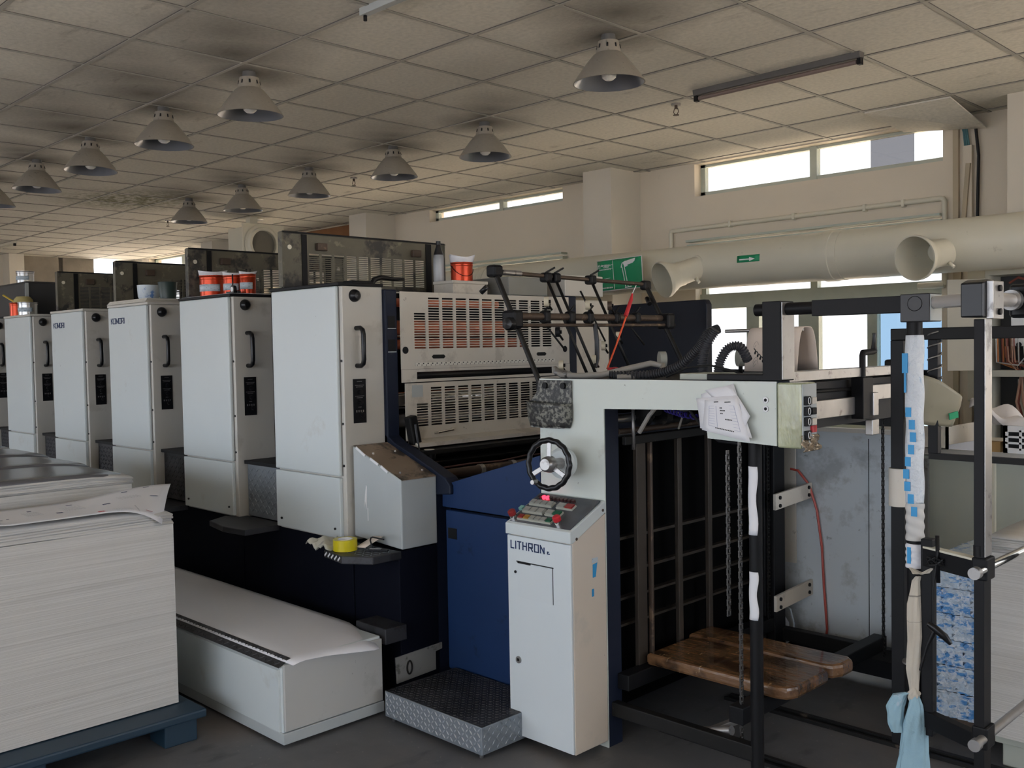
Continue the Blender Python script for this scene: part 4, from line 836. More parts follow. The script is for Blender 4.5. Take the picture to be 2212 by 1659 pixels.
# ------------------------------------------------------------ stacks of paper
def stack(x0, x1, y0, y1, z0, z1, label, curl=.0, topmat=None, pal=True, group='paper stacks'):
    u = thing('paper_stack', label, 'paper stack', ((x0+x1)/2, (y0+y1)/2, z0), None)
    m = MB(); zt = z1-.06
    nb = 2; zs = [z0+(zt-z0)*k_/nb for k_ in range(nb+1)]
    for a, b_ in zip(zs, zs[1:]): d = random.uniform(-.0012, .0012); e = random.uniform(-.0012, .0012); m.box(x0+d, x1+d, y0+e, y1+e, a, b_)
    m.build('paper_block', stk, u)
    th = 7; dz = (z1-zt)/th
    for q in range(th):
        z = zt+q*dz; d = random.uniform(-.006, .006); k2 = curl*(q+1)/th
        def f_(a, b_, z=z, d=d, k2=k2): return (x0+(x1-x0)*a+d, y0+(y1-y0)*b_+d, z+dz*.5-k2*max(0, (b_-.80)/.2)**2-k2*.6*max(0, (a-.8)/.2)**2+.004*math.sin(4*b_+q))
        MB().grid(f_, 10, 14).build('sheet_lift', stk if q < th-1 or not topmat else topmat, u, 0, dz*.92)
    return u
gloss = mat('grey_printed_sheet', (.13, .13, .14), .22, var=.5, scale=4, stretch=(3, .6, 1))
sA = stack(-4.38, -3.862, .60, 1.842, .135, .955, 'nearest huge stack of white paper on a dark blue pallet, left edge of photo', .012)
stack(-4.99, -4.47, .65, 1.935, .135, 1.058, 'second paper stack, directly behind the nearest, topped with a dark printed sheet', .02, gloss)
stack(-5.58, -5.05, .65, 1.965, .135, 1.062, 'third paper stack back along the left, grey glossy top sheet', .02, gloss)
stack(-6.2, -5.65, .65, 1.98, .135, 1.068, 'fourth paper stack back along the left, its grey top just visible', .02, gloss)
stack(-6.85, -6.3, .65, 1.99, .135, 1.072, 'farthest paper stack, a sliver of grey top at the left photo edge', .02, gloss)
pm = mat('dark_blue_pallet', (.012, .035, .06), .5, var=.15)
for x0, x1, y0, y1, l in ((-4.42, -3.72, .5, 1.895, 'dark blue pallet under the nearest huge paper stack'), (-5.01, -4.44, .6, 1.96, 'dark blue pallet hidden under the second paper stack'), (-5.60, -5.03, .6, 1.98, 'dark blue pallet under the third paper stack'), (-6.22, -5.63, .6, 2.0, 'dark blue pallet under the fourth paper stack'), (-6.87, -6.28, .6, 2.01, 'dark blue pallet under the farthest left paper stack')):
    u = thing('pallet', l, 'pallet', ((x0+x1)/2, (y0+y1)/2, 0), None)
    MB().box(x0, x1, y0, y1, .095, .131).build('deck', pm, u, .008)
    for i_ in range(3):
        for j_ in range(3): a = x0+.03+(x1-x0-.2)*i_/2; b_ = y0+.03+(y1-y0-.2)*j_/2; MB().box(a, a+.14, b_, b_+.14, 0, .094).build('block', pm, u, .005)
# loose printed sheet
def ps(a, b_):   # a along y, b along x (0 = +x edge)
    y = 1.02+.76*a; x = -3.845-.33*b_; k_ = max(0, (a-.6)/.4)
    z = .974+.010*b_+k_*k_*(-.075*(1-b_)**2+.03*b_)+.03*k_*math.sin(3.1*k_)+.02*max(0, 1-a*4); return (x+.01*k_, y+.20*k_*b_, z)
ls = MB().grid(ps, 30, 10).build('printed_sheet', paper, None, 0, .0012, **T('loose white printed sheet with red and blue marks curling over the nearest paper stack', 'sheet'))
lm = [MB(), MB(), MB()]
def mark(q, a, b_, da, db):
    p = V(*ps(a, b_)); p2 = V(*ps(a+da, b_)); lm[q].bar(p+V(0, 0, .002), p2+V(0, 0, .002), db, .0008)
for (a, b_, c) in ((.915, .13, 1), (.68, .10, 1), (.52, .38, 0), (.73, .44, 0), (.93, .55, 0)):
    for q in range(4): mark(c, a+q*.008, b_, .005, .016)
for a, b_ in ((.42, .7), (.62, .78), (.82, .85), (.9, .92)): mark(0, a, b_, .02, .008)
for r in range(7):
    for (a, b_) in ((.38, .5), (.58, .55), (.80, .6), (.76, .12)): mark(2, a+.012*r, b_, .003, .09)
for q in range(6): mark(0, .86+.004*q, .22-.03*q, .004, .004); mark(0, .1+.035*q, .35+.03*math.sin(3*q), .012, .004)
lm[0].build('dark_print', logom, ls); lm[1].build('red_print', mat('red_print', (.5, .02, .03), .5), ls); lm[2].build('grey_print', mat('grey_print', (.6, .6, .62), .6), ls)
# right-hand stacks
stack(-1.29, -.45, 3.76, 4.6, .13, .875, 'white paper stack behind the black gate post, right edge of photo', .004)
u = thing('pallet', 'pale grey-green pallet under the right-hand paper stack', 'pallet', (-.9, 4.2, 0)); MB().box(-1.28, -.42, 3.8, 4.6, .09, .128).build('deck', cabinet, u, .004)
for i_ in range(3):
    for j_ in range(2): MB().box(-1.26+.34*i_, -1.12+.34*i_, 3.82+.6*j_, 3.96+.6*j_, 0, .089).build('block', cabinet, u, .006)
u = thing('wrapped_bundle', 'bundle in crinkled blue and white printed wrapping seen through the gate', 'bundle', (-1.45, 4.2, .07))
for q in range(6):
    z = .08+q*.105
    def wb(a, b_, z=z, q=q):
        t = b_*4; i0 = int(min(3.999, t)); f = t-i0; C4 = [(-1.60, 3.96), (-1.31, 3.96), (-1.31, 4.5), (-1.60, 4.5), (-1.60, 3.96)]; x = C4[i0][0]*(1-f)+C4[i0+1][0]*f; y = C4[i0][1]*(1-f)+C4[i0+1][1]*f; w_ = .006*math.sin(21*f*3+17*a+q*3)+.005*math.sin(50*f+q)
        return (x+w_, y+w_, z+.103*a)
    MB().grid(wb, 8, 80).build('wrapped_ream', wrap, u)
MB().box(-1.59, -1.32, 3.97, 4.49, .70, .712).build('bundle_top', wrap, u); MB().box(-1.60, -1.31, 3.96, 4.5, .03, .078).build('bundle_board', rust, u)

# ------------------------------------------------------------ lamps
def lamp_proto():
    u = thing('pendant_lamp', '', 'lamp', (0, 0, ZC), 'ceiling pendant lamps')
    MB().lathe([(0, 0), (.036, 0), (.038, -.025), (.033, -.055)], (0, 0, ZC), (0, 0, 1), 24).build('lamp_holder', mat('dark_grey_holder', (.10, .10, .10), .6), u)
    sh = MB().lathe([(.028, -.030), (.054, -.034), (.058, -.060), (.066, -.093), (.082, -.106), (.110, -.138), (.137, -.173), (.164, -.210), (.187, -.245), (.182, -.245), (.158, -.211), (.131, -.175), (.104, -.141), (.06, -.10)], (0, 0, ZC), (0, 0, 1), 48).build('lamp_shade', lampm, u)
    for k_ in range(8):
        a = k_*math.pi/4+.3; c = V(math.cos(a), math.sin(a), 0); MB().tube([V(0, 0, ZC)+c*.0555+V(0, 0, -.052), V(0, 0, ZC)+c*.0595+V(0, 0, -.072)], .0055, 8).build('vent_hole', blackp, sh)
    MB().lathe([(.181, -.2455), (.156, -.2125), (.129, -.177), (.102, -.143), (.05, -.105), (0, -.104)], (0, 0, ZC), (0, 0, 1), 48).build('reflector', lampin, u)
    MB().lathe([(0, -.232), (.02, -.230), (.036, -.217), (.042, -.195), (.034, -.168), (.018, -.14), (.016, -.12)], (0, 0, ZC), (0, 0, 1), 24).build('bulb', bulbm, u)
    return u
def copy_tree(o, parent=None):
    c = o.copy(); COL.objects.link(c)
    if parent: c.parent = parent
    for ch in list(o.children): copy_tree(ch, c)
    return c
proto = lamp_proto()
lab = ['nearest and largest grey pendant lamp of the left row', 'second grey pendant lamp of the left row', 'third grey pendant lamp of the left row, glossy collar', 'fourth grey pendant lamp of the left row', 'grey pendant lamp cut off by the left photo edge',
       'nearest grey pendant lamp of the middle row, rightmost of five', 'second grey pendant lamp of the middle row', 'third grey pendant lamp of the middle row, painted shadow halo above', 'fourth grey pendant lamp of the middle row', 'farthest and smallest grey pendant lamp, by the mould patch', 'single grey pendant lamp at top right near the tube fixture']
kids = [proto]+[copy_tree(proto) for _ in range(10)]
for q, (x, y) in enumerate(LAMPS):
    o = kids[q]; o.location = (x, y, ZC); o.rotation_euler = (random.uniform(-.03, .03), random.uniform(-.03, .03), q*.5); o['label'] = lab[q]
# fluorescent fixtures
for (xa, ya, xb, yb, l) in ((-3.56, 5.235, -2.46, 5.20, 'long dark fluorescent batten on the ceiling at upper right'), (-15.6, 4.72, -14.44, 4.72, 'faint slim fluorescent batten on the far left ceiling')):
    u = thing('tube_light', l, 'light fitting', ((xa+xb)/2, ya, ZC)); MB().prism([(ya-.03, ZC), (ya+.03, ZC), (ya+.022, ZC-.035), (ya-.022, ZC-.035)], 'x', xa, xb).build('housing', mat('dusty_dark_batten', (.10, .095, .09), .6, var=.2) if l[5] == 'd' else ductm, u, .003)
    MB().cyl((xa+.03, ya, ZC-.052), (xb-.03, ya, ZC-.052), .013, 12).build('tube', mat('dusty_tube', (.20, .15, .13), .5) if l[5] == 'd' else ductm, u)
    for x in (xa+.012, xb-.012): MB().box(x-.012, x+.012, ya-.017, ya+.017, ZC-.07, ZC-.03).build('tube_socket', black, u, .002)
bl = thing('ceiling_bracket', 'short grey metal channel bolted to the ceiling at the top edge', 'bracket', (-3.43, 2.8, ZC)); MB().box(-3.75, -3.1, 2.775, 2.815, ZC-.035, ZC).build('channel', greybox, bl, .003); MB().cyl((-3.73, 2.795, ZC-.06), (-3.73, 2.795, ZC-.03), .009, 8).build('stud', black, bl)
u0 = None
for q, (x, y, l) in enumerate(((-3.83, 5.41, 'brass sprinkler head right of the middle, beside the tube fixture'), (-7.44, 5.40, 'small sprinkler head between the middle-row lamps and strip windows'), (-11.2, 5.39, 'distant sprinkler head near the smallest pendant lamp'))):
    u = thing('sprinkler_head', l, 'sprinkler', (x, y, ZC), 'ceiling sprinklers'); MB().cyl((x, y, ZC), (x, y, ZC-.012), .032, 20).build('flange', steel, u); MB().cyl((x, y, ZC-.012), (x, y, ZC-.035), .010, 12).build('stem', rust, u)
    MB().tube([(x-.012, y, ZC-.03), (x-.02, y, ZC-.055), (x-.006, y, ZC-.075)], .003, 6).build('frame_arm', rust, u); MB().tube([(x+.012, y, ZC-.03), (x+.02, y, ZC-.055), (x+.006, y, ZC-.075)], .003, 6).build('frame_arm', rust, u); MB().cyl((x, y, ZC-.074), (x, y, ZC-.078), .02, 14).build('deflector', rust, u)
MB().lathe([(0, -.004), (.06, -.006), (.085, -.002), (.09, 0)], (-10.55, 6.2, ZC), (0, 0, 1), 24).build('recessed_downlight', bulbm, None, **T('small white recessed downlight glowing faintly on the far ceiling', 'light fitting'))
# dropped ceiling board
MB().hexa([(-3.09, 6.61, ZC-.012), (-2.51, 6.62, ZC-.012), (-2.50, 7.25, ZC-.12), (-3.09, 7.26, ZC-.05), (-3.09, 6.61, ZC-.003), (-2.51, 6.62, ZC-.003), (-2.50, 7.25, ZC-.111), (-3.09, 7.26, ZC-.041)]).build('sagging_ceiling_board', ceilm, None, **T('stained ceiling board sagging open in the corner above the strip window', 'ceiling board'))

# ------------------------------------------------------------ duct
DY, DZ, DR = 6.2, 2.178, .165
u = thing('exhaust_duct', 'long ivory plastic exhaust duct with flared branch mouths running past the windows', 'duct', (-3, DY, DZ-DR))
MB().tube([(-9.2, DY, DZ), (3.4, DY, DZ)], DR, 48).build('main_pipe', ductm, u)
for x in (-3.1, -6.5, .3): MB().lathe([(DR, 0), (DR+.008, .0), (DR+.008, .07), (DR+.004, .075), (DR+.004, .13), (DR, .13)], (x-.06, DY, DZ), (1, 0, 0), 48).build('pipe_coupling', ductm, u)
def branch(p, q, r0, r1, n):
    p = V(*p); q = V(*q); L_ = (q-p).length; ax = (q-p).normalized()
    b_ = MB().lathe([(r0*1.12, 0), (r0*1.12, .02), (r0, .025), (r0, L_*.45), (r0*1.06, L_*.5), (r0*1.06, L_*.62), (r0*1.1, L_*.66), (r1*.97, L_*.9), (r1, L_*.93), (r1, L_), (r1*.95, L_), (r1*.92, L_*.9), (r0*.95, L_*.6), (r0*.9, 0)], p, ax, 48).build('branch_mouth', ductm, u, label='flared '+n+' branch mouth')
    MB().lathe([(r0*.9, 0), (r0*.9, .001), (0, .001)], p+ax*.015, ax, 32).build('dark_inside', mat('dark_duct_inside', (.07, .075, .08), .7) if 'dark_duct_inside' not in bpy.data.materials else bpy.data.materials['dark_duct_inside'], b_)
    MB().tube([p+ax*L_*.3+V(.7, 0, -.7)*r0*1.02, p+ax*L_*.3+V(.7, 0, -.7)*(r0+.045)], .012, 10).build('wing_screw', ductm, b_)
branch((-2.33, 6.12, 2.14), (-2.40, 5.78, 2.085), .085, .135, 'right-hand large')
branch((-4.12, 6.10, 2.17), (-4.25, 5.80, 2.068), .085, .135, 'middle large')
branch((-5.98, 6.10, 2.17), (-6.04, 5.85, 2.12), .075, .11, 'small left')
# arrow sticker
def stk_(a, b_): th = -.05+.30*b_; return (-3.765+.18*a, DY-(DR+.0015)*math.cos(th), DZ+(DR+.0015)*math.sin(th)-.0)
ar = MB().grid(stk_, 4, 4).build('flow_sticker', green, u, 0, .001, label='green sticker with white arrow')
m = MB(); yy = DY-DR-.0035; m.box(-3.745, -3.665, yy-.001, yy+.004, 2.186, 2.194); m.prism([(-3.665, 2.176), (-3.665, 2.204), (-3.62, 2.19)], 'y', yy-.001, yy+.004); m.build('arrow', white2, ar)
# square duct mouth far behind
u = thing('square_vent_box', 'pale square vent box with a round opening near the far ceiling', 'vent', (-10.0, 6.1, 2.65))
MB().box(-10.2, -10.18, 5.80, 6.35, 2.62, 3.10).build('face_plate', ductm, u, .005); MB().lathe([(.16, 0), (.19, .0), (.20, .04), (.23, .05)], (-10.12, 6.05, 2.86), (-1, 0, 0), 40).build('round_collar', ductm, u); MB().cyl((-10.178, 6.05, 2.86), (-10.17, 6.05, 2.86), .16, 32).build('dark_opening', mat('shaded_opening', (.16, .15, .12), .8), u)
MB().box(-10.6, -10.2, 5.85, 6.3, 2.66, 3.06).build('box_body', ductm, u); MB().box(-10.45, -10.35, 6.0, 6.1, 3.06, 3.199).build('hanger', ductm, u)
# green sign hanging before the duct
u = thing('exhaust_sign', 'curled green exhaust outlet sign with white lettering hanging under the ivory duct', 'sign', (-4.7, 5.9, 2.0))
O = V(-4.965, 5.93, 2.262); SX = V(.43, -.0, .0); SZ = V(.03, -.02, -.235)
def sg(a, b_): return O+SX*a+SZ*b_+V(0, -.018*math.sin(a*3)*b_, .012*a+(-.018*(1-a)**2*0))
MB().grid(lambda a, b_: sg(a, b_)+V(0, .003, 0)+V(-.006+.012*a, 0, .006-.012*b_), 10, 8).build('white_border', white2, u, 0, .002); pl_ = MB().grid(sg, 10, 8).build('green_face', green, u, 0, .002)
m = MB()
def sl2(a0, b0, a1, b1, w): m.bar(sg(a0, b0)+V(0, -.003, 0), sg(a1, b1)+V(0, -.003, 0), .002, w, up=(0, 0, 1)) if abs(a1-a0) > abs(b1-b0)*.4 else m.bar(sg(a0, b0)+V(0, -.003, 0), sg(a1, b1)+V(0, -.003, 0), w, .002, up=(0, 1, 0))
sl2(.36, .02, .40, .98, .004); sl2(.03, .30, .36, .28, .003); sl2(.03, .62, .30, .60, .003); sl2(.03, .74, .26, .73, .003)
for q in range(8): sl2(.05+.035*q, .30, .07+.035*q, .30, .008); sl2(.05+.04*q, .92, .075+.04*q, .92, .010)
sl2(.58, .28, .66, .96, .006); sl2(.63, .28, .71, .95, .006); sl2(.64, .97, .78, .95, .008)
sl2(.56, .30, .58, .16, .008); sl2(.58, .16, .66, .10, .008); sl2(.63, .28, .70, .24, .010)
m.build('line_marks', white2, pl_)
m = MB(); pts2 = [(.60, .13), (.70, .08), (.88, .03), (.86, .12), (.82, .18), (.72, .22), (.63, .26), (.61, .20)]
k_ = len(m.v); m.v += [tuple(sg(a, b_)+V(0, -.0035, 0)) for a, b_ in pts2]; m.face(list(range(k_, k_+len(pts2)))); m.build('plume_mark', white2, pl_)
tc = bpy.data.curves.new('sign_text', 'FONT'); tc.body = '\u5e9f\u6c14\u6392\u653e\u53e3'; tc.size = .031; tc.extrude = .0005; tc.offset = .0006
to = bpy.data.objects.new('sign_text', tc); COL.objects.link(to); bpy.context.view_layer.update()
me = bpy.data.meshes.new_from_object(to.evaluated_get(bpy.context.evaluated_depsgraph_get())); bpy.data.objects.remove(to)
me.materials.clear(); me.materials.append(white2); to = bpy.data.objects.new('sign_lettering', me); COL.objects.link(to); to.parent = pl_; pw = Vector(pl_['_w'])
to.location = Vector((-4.952, 5.918, 2.207))-pw; to.rotation_euler = (math.pi/2-.05, 0, .03)

# ------------------------------------------------------------ wall services
u = thing('wall_conduit', 'thin cream pipe looping over the lower window on the right wall', 'pipe', (-4, 7.27, 2.3))
MB().tube([(-5.22, 7.275, 2.35), (-5.22, 7.275, 2.60), (-5.215, 7.275, 2.615), (-5.20, 7.275, 2.62), (-2.83, 7.275, 2.63), (-2.81, 7.275, 2.625), (-2.80, 7.275, 2.61), (-2.80, 7.275, 2.0)], .02, 14).build('pipe_run', ductm, u)
for x in (-4.6, -4.0, -3.4, -3.1): MB().box(x-.012, x+.012, 7.25, 7.30, 2.597, 2.653).build('pipe_clip', ductm, u, .004)
MB().tube([(-2.99, 7.27, 2.0), (-2.80, 7.27, 2.0)], .024, 12).build('pipe_elbow', ductm, u)
u = thing('cable_trunking', 'wooden-coloured cable trunking with blue cables dropping beside the window corner', 'trunking', (-2.65, 7.25, 1.2))
tk = mat('tan_trunking', (.45, .38, .27), .7, var=.12)
MB().box(-2.74, -2.70, 7.27, 7.30, .95, 3.12).build('trunking', tk, u, .002); MB().box(-2.66, -2.60, 7.25, 7.30, .95, 2.98).build('trunking', wallm, u, .002); MB().bar((-2.62, 7.24, 2.85), (-2.72, 7.24, 1.6), .03, .02).build('wooden_lath', tk, u)
for q in range(3): MB().tube([(-2.68+q*.016, 7.26, 3.16), (-2.66+q*.012, 7.262, 3.08), (-2.65+q*.014, 7.265, 2.97)], .007, 8).build('blue_cable', mat('teal_cable', (.07, .18, .2), .5) if q == 0 else bpy.data.materials['teal_cable'], u)
MB().tube([(-2.58, 7.26, 3.14), (-2.56, 7.27, 2.9), (-2.57, 7.27, 2.4), (-2.565, 7.26, 1.9), (-2.58, 7.25, 1.5), (-2.57, 7.24, 1.15)], .011, 10).build('black_cable', rubber, u, label='thick black cable')
# back electrical cabinet (beige) and breaker box
u = thing('beige_wall_cabinet', 'beige wall cabinet with a red stamp behind the black cable', 'cabinet', (-2.5, 7.0, 1.2))
MB().box(-2.54, -2.26, 7.0, 7.25, 1.17, 2.10).build('body', mat('pale_beige_enamel', (.62, .59, .48), .5, var=.04), u, .004)
MB().box(-2.52, -2.49, 6.995, 7.0, 1.42, 1.55).build('red_stamp', mat('faded_red_stamp', (.55, .12, .09), .7, dirt=[((.62, .59, .48), 60, .5, .9)]), u)
u = thing('breaker_box', 'open electrical box full of wires on the concrete pillar at the right edge', 'electrical box', (-2.0, 6.6, 1.2))
EX0, EX1, EY = -2.23, -1.55, 6.50
m = MB(); m.box(EX0, EX1, EY+.22, EY+.24, .55, 2.0); m.build('back_panel', mat('dark_cabinet_inside', (.03, .03, .03), .7), u)
m = MB(); m.box(EX0-.02, EX0, EY, EY+.24, .55, 2.0); m.box(EX1, EX1+.02, EY, EY+.24, .55, 2.0); m.box(EX0-.02, EX1+.02, EY, EY+.24, 2.0, 2.03); m.box(EX0-.02, EX1+.02, EY, EY+.24, .53, .55); m.box(EX0, EX1, EY, EY+.24, 1.36, 1.40)
m.build('frame', mat('grey_beige_box', (.45, .44, .37), .5, var=.06), u)
MB().box(EX0+.13, EX1-.02, EY+.14, EY+.20, .58, 1.34).build('lower_cover', mat('beige_cover', (.55, .53, .44), .5, var=.05), u)
bk = MB().box(EX0+.10, EX1-.1, EY+.10, EY+.20, 1.55, 1.78).build('breaker', white2, u, .006)
for q in range(5): MB().cyl((EX0+.15+q*.05, EY+.10, 1.56), (EX0+.15+q*.05, EY+.095, 1.56), .016, 16).build('terminal', black, bk)
MB().box(EX0+.18, EX0+.25, EY+.096, EY+.10, 1.75, 1.775).build('red_switch', red, bk)
wc = [mat('brown_red_wire', (.22, .06, .04), .5), mat('orange_wire', (.55, .20, .06), .5), mat('grey_wire', (.4, .4, .38), .5), mat('tan_wire', (.32, .18, .12), .5)]
for q in range(22):
    x = EX0+.06+.40*random.random(); x2 = EX0+.02+.3*random.random(); y = EY+.04+.08*random.random(); sag = random.uniform(.03, .09)
    MB().tube([(x, y, 1.55), (x+.01, y-.01, 1.50-sag*.5), ((x+x2)/2+.05, y-.01, 1.47-sag), (x2, y, 1.45), (x2-.01, y+.02, 1.60)], .0045, 6).build('wire', wc[q % 4], u)
for q in range(8):
    x = EX0+.14+.1*random.random(); y = EY+.08+.04*random.random()
    MB().tube([(x, y, 1.36), (x+random.uniform(-.04, .03), y, 1.2), (x+random.uniform(-.05, .06), y, 1.0), (x+random.uniform(-.04, .06), y, .8), (x, y, .62)], .007, 6).build('wire', wc[(q % 2)*3], u)
MB().tube([(EX0+.10, EY+.08, 1.95), (EX0+.16, EY+.05, 1.98), (EX0+.3, EY+.05, 1.93), (EX0+.36, EY+.06, 1.8)], .008, 8).build('wire', wc[0], u)
dr = MB().hexa([(EX0-.02, EY, 1.40), (EX0-.015, EY, 1.40), (EX0-.20, EY-.14, 1.40), (EX0-.205, EY-.135, 1.40), (EX0-.02, EY, 1.98), (EX0-.015, EY, 1.98), (EX0-.20, EY-.14, 1.98), (EX0-.205, EY-.135, 1.98)]).build('box_door', mat('tan_box_door', (.42, .39, .31), .5, var=.05), u)
# grey green cabinet in the back
u = thing('grey_green_workbench', 'grey-green steel cabinet bench behind the feeder, cluttered top', 'cabinet', (-1.9, 5.5, 0))
MB().box(-2.22, -1.25, 5.22, 5.9, .02, .985).build('body', cabinet, u, .004); MB().box(-2.25, -1.22, 5.19, 5.93, .99, 1.03).build('worktop', cream, u, .004)
for x in (-2.21, -2.14, -2.10): MB().box(x, x+.025, 5.16, 5.185, .05, .97).build('chrome_strip', steel, u)
MB().box(-1.78, -1.75, 5.19, 5.215, .02, .985).build('corner_strip', ductm, u)
u = thing('open_steel_tray', 'cream steel tray on the grey-green bench beneath the canister', 'tray', (-2.05, 5.3, 1.03))
m = MB(); m.box(-2.3, -1.95, 5.1, 5.12, 1.035, 1.15); m.box(-2.3, -1.95, 5.1, 5.5, 1.035, 1.04); m.box(-1.96, -1.95, 5.1, 5.5, 1.035, 1.15); m.build('tray_shell', cream, u)
MB().prism([(-2.05, 1.035), (-1.80, 1.035), (-1.80, 1.09)], 'y', 5.12, 5.18).build('door_wedge', paper, None, **T('white wedge-shaped plastic piece lying at the bench front edge', 'wedge')); MB().box(-1.795, -1.70, 5.12, 5.18, 1.035, 1.085).build('cardboard_scrap', mat('brown_card', (.4, .25, .1), .8), None, **T('small brown cardboard piece beside the white wedge', 'cardboard'))
u = thing('slotted_white_box', 'white slotted plastic box on the bench under a crumpled bag', 'box', (-1.6, 5.2, 1.03))
m = MB(); m.box(-1.68, -1.66, 5.10, 5.12, 1.035, 1.17); m.box(-1.68, -1.45, 5.10, 5.4, 1.15, 1.17); m.box(-1.68, -1.45, 5.10, 5.4, 1.035, 1.05)
for q in range(4): m.box(-1.68, -1.45, 5.10, 5.112, 1.05+q*.03, 1.06+q*.03)
for q in range(4): m.box(-1.68+q*.073, -1.67+q*.073, 5.10, 5.112, 1.05, 1.15)
m.build('box_shell', white2, u); MB().box(-1.67, -1.46, 5.115, 5.39, 1.051, 1.149).build('box_inside', black, u)
MB().grid(lambda a, b_: (-1.85+.32*a, 5.12+.2*b_, 1.25-.05*a+.03*math.sin(9*a+5*b_)-.10*a*a+.03*math.sin(11*b_)), 16, 10).build('crumpled_bag', mat('white_plastic_bag', (.72, .68, .66), .35), None, 0, .003, **T('crumpled white plastic bag draped over the slotted box', 'bag'))

# ------------------------------------------------------------ guide rod rig over the feeder
u = thing('guide_rod_rig', 'tilted rack of black guide rods with cream wheels standing over the feeder', 'rod rack', (-2.9, 3.6, 1.45))
MB().cyl((-2.83, 3.0, 1.43), (-3.10, 3.0, 1.935), .012, 14).build('side_rod', blackrod, u); MB().cyl((-2.86, 4.09, 1.48), (-3.10, 4.09, 1.915), .012, 14).build('side_rod', blackrod, u)
MB().box(-3.13, -3.075, 2.97, 3.03, 1.91, 1.965).build('corner_joint', black, u, .012); MB().box(-3.12, -3.08, 4.06, 4.12, 1.885, 1.935).build('corner_joint', black, u, .012)
MB().cyl((-3.10, 3.0, 1.935), (-3.10, 4.09, 1.915), .010, 12).build('top_rod', rust, u); MB().cyl((-3.10, 3.04, 1.935), (-3.10, 3.16, 1.933), .013, 12).build('grey_sleeve', steel, u)
MB().cyl((-2.99, 2.97, 1.735), (-2.99, 4.10, 1.735), .016, 14).build('middle_rod', rust, u); MB().cyl((-2.97, 2.97, 1.695), (-2.97, 4.16, 1.70), .008, 12).build('thin_rod', rust, u)
for y in (2.985, 4.10): MB().box(-3.02, -2.94, y-.03, y+.03, 1.68, 1.76).build('rod_clamp', black, u, .012)
MB().lathe([(0, 0), (.028, .0), (.03, .02), (.022, .035), (0, .04)], (-2.96, 2.955, 1.70), (.3, -1, 0), 12).build('star_knob', blackp, u)
for p_, q_ in (((-3.12, 2.97, 1.87), (-3.15, 2.96, 1.845)), ((-3.07, 4.06, 1.84), (-3.03, 4.03, 1.81))): MB().tube([p_, q_], .012, 10).build('lever_grip', blackp, u)
for y, zf in ((3.33, 1.48), (3.39, 1.48), (3.65, 1.48)):
    MB().cyl((-3.10, y, 1.925), (-2.86+(0 if zf == 1.48 else 0), y, zf), .007, 10).build('drop_rod', blackrod, u); MB().box(-3.125, -3.075, y-.022, y+.022, 1.90, 1.945).build('rod_clamp', black, u, .01)
    MB().bar((-3.10, y, 1.945), (-3.09, y+.05, 1.97), .008).build('wing_nut', black, u)
for y, (z0, z1) in ((3.22, (1.73, 1.58)), (3.50, (1.86, 1.62)), (3.80, (1.76, 1.60))):
    MB().cyl((-3.02, y-.02, z0), (-2.93, y+.05, z1), .0045, 8).build('thin_arm', blackrod, u)
for y in (3.20, 3.37, 3.50, 3.70, 3.86):
    MB().box(-3.012, -2.965, y-.02, y+.02, 1.705, 1.762).build('ring_clamp', black, u, .012); MB().bar((-2.99, y, 1.76), (-2.985, y+.03, 1.79), .007).build('wing_nut', black, u)
whm = mat('ivory_wheel', (.55, .50, .38), .4)
for (y, z, mt) in ((3.17, 1.80, whm), (3.24, 1.665, black), (3.45, 1.79, whm), (3.56, 1.60, whm), (3.67, 1.645, whm), (3.26, 1.515, whm), (3.49, 1.535, whm), (3.61, 1.79, rust)):
    w_ = MB().cyl((-2.958, y-.006, z), (-2.942, y+.006, z), .022, 24).build('wheel', mt, u); MB().cyl((-2.945, y+.004, z), (-2.935, y+.01, z), .008, 12).build('wheel_hub', black, w_)
    MB().cyl((-2.95, y, z), (-2.965, y+.05, z-.035), .005, 8).build('wheel_arm', blackrod, u)
MB().tube([(-2.95, 3.50, 1.70), (-2.94, 3.50, 1.62), (-2.94, 3.50, 1.54), (-2.94, 3.485, 1.50)], .011, 10).build('curved_black_lever', blackp, u)
u = thing('orange_air_line', 'thin orange air line rising to a red nozzle through the black rods', 'air line', (-2.95, 3.6, 1.5))
MB().tube([(-2.93, 3.56, 1.49), (-2.93, 3.63, 1.60), (-2.93, 3.71, 1.74)], .0045, 8).build('line', orange, u); MB().tube([(-2.93, 3.705, 1.74), (-2.93, 3.75, 1.82), (-2.93, 3.76, 1.85)], [.011, .009, .004], 10).build('nozzle', red, u); MB().tube([(-2.93, 3.76, 1.85), (-2.93, 3.79, 1.89)], .002, 6).build('tip', white2, u)
for q, (y, l) in enumerate(((3.50, 'left'), (3.53, 'middle'), (3.60, 'right'))):
    MB().lathe([(0, 0), (.01, 0), (.014, .012), (.016, .028), (.006, .03), (0, .03)], (-2.86, y, 1.47), (0, 0, 1), 10).build('red_valve_knob', red, None, **T(l+' small red valve knob in the cluster at the foot of the black rods', 'knob', 'red valve knobs'))
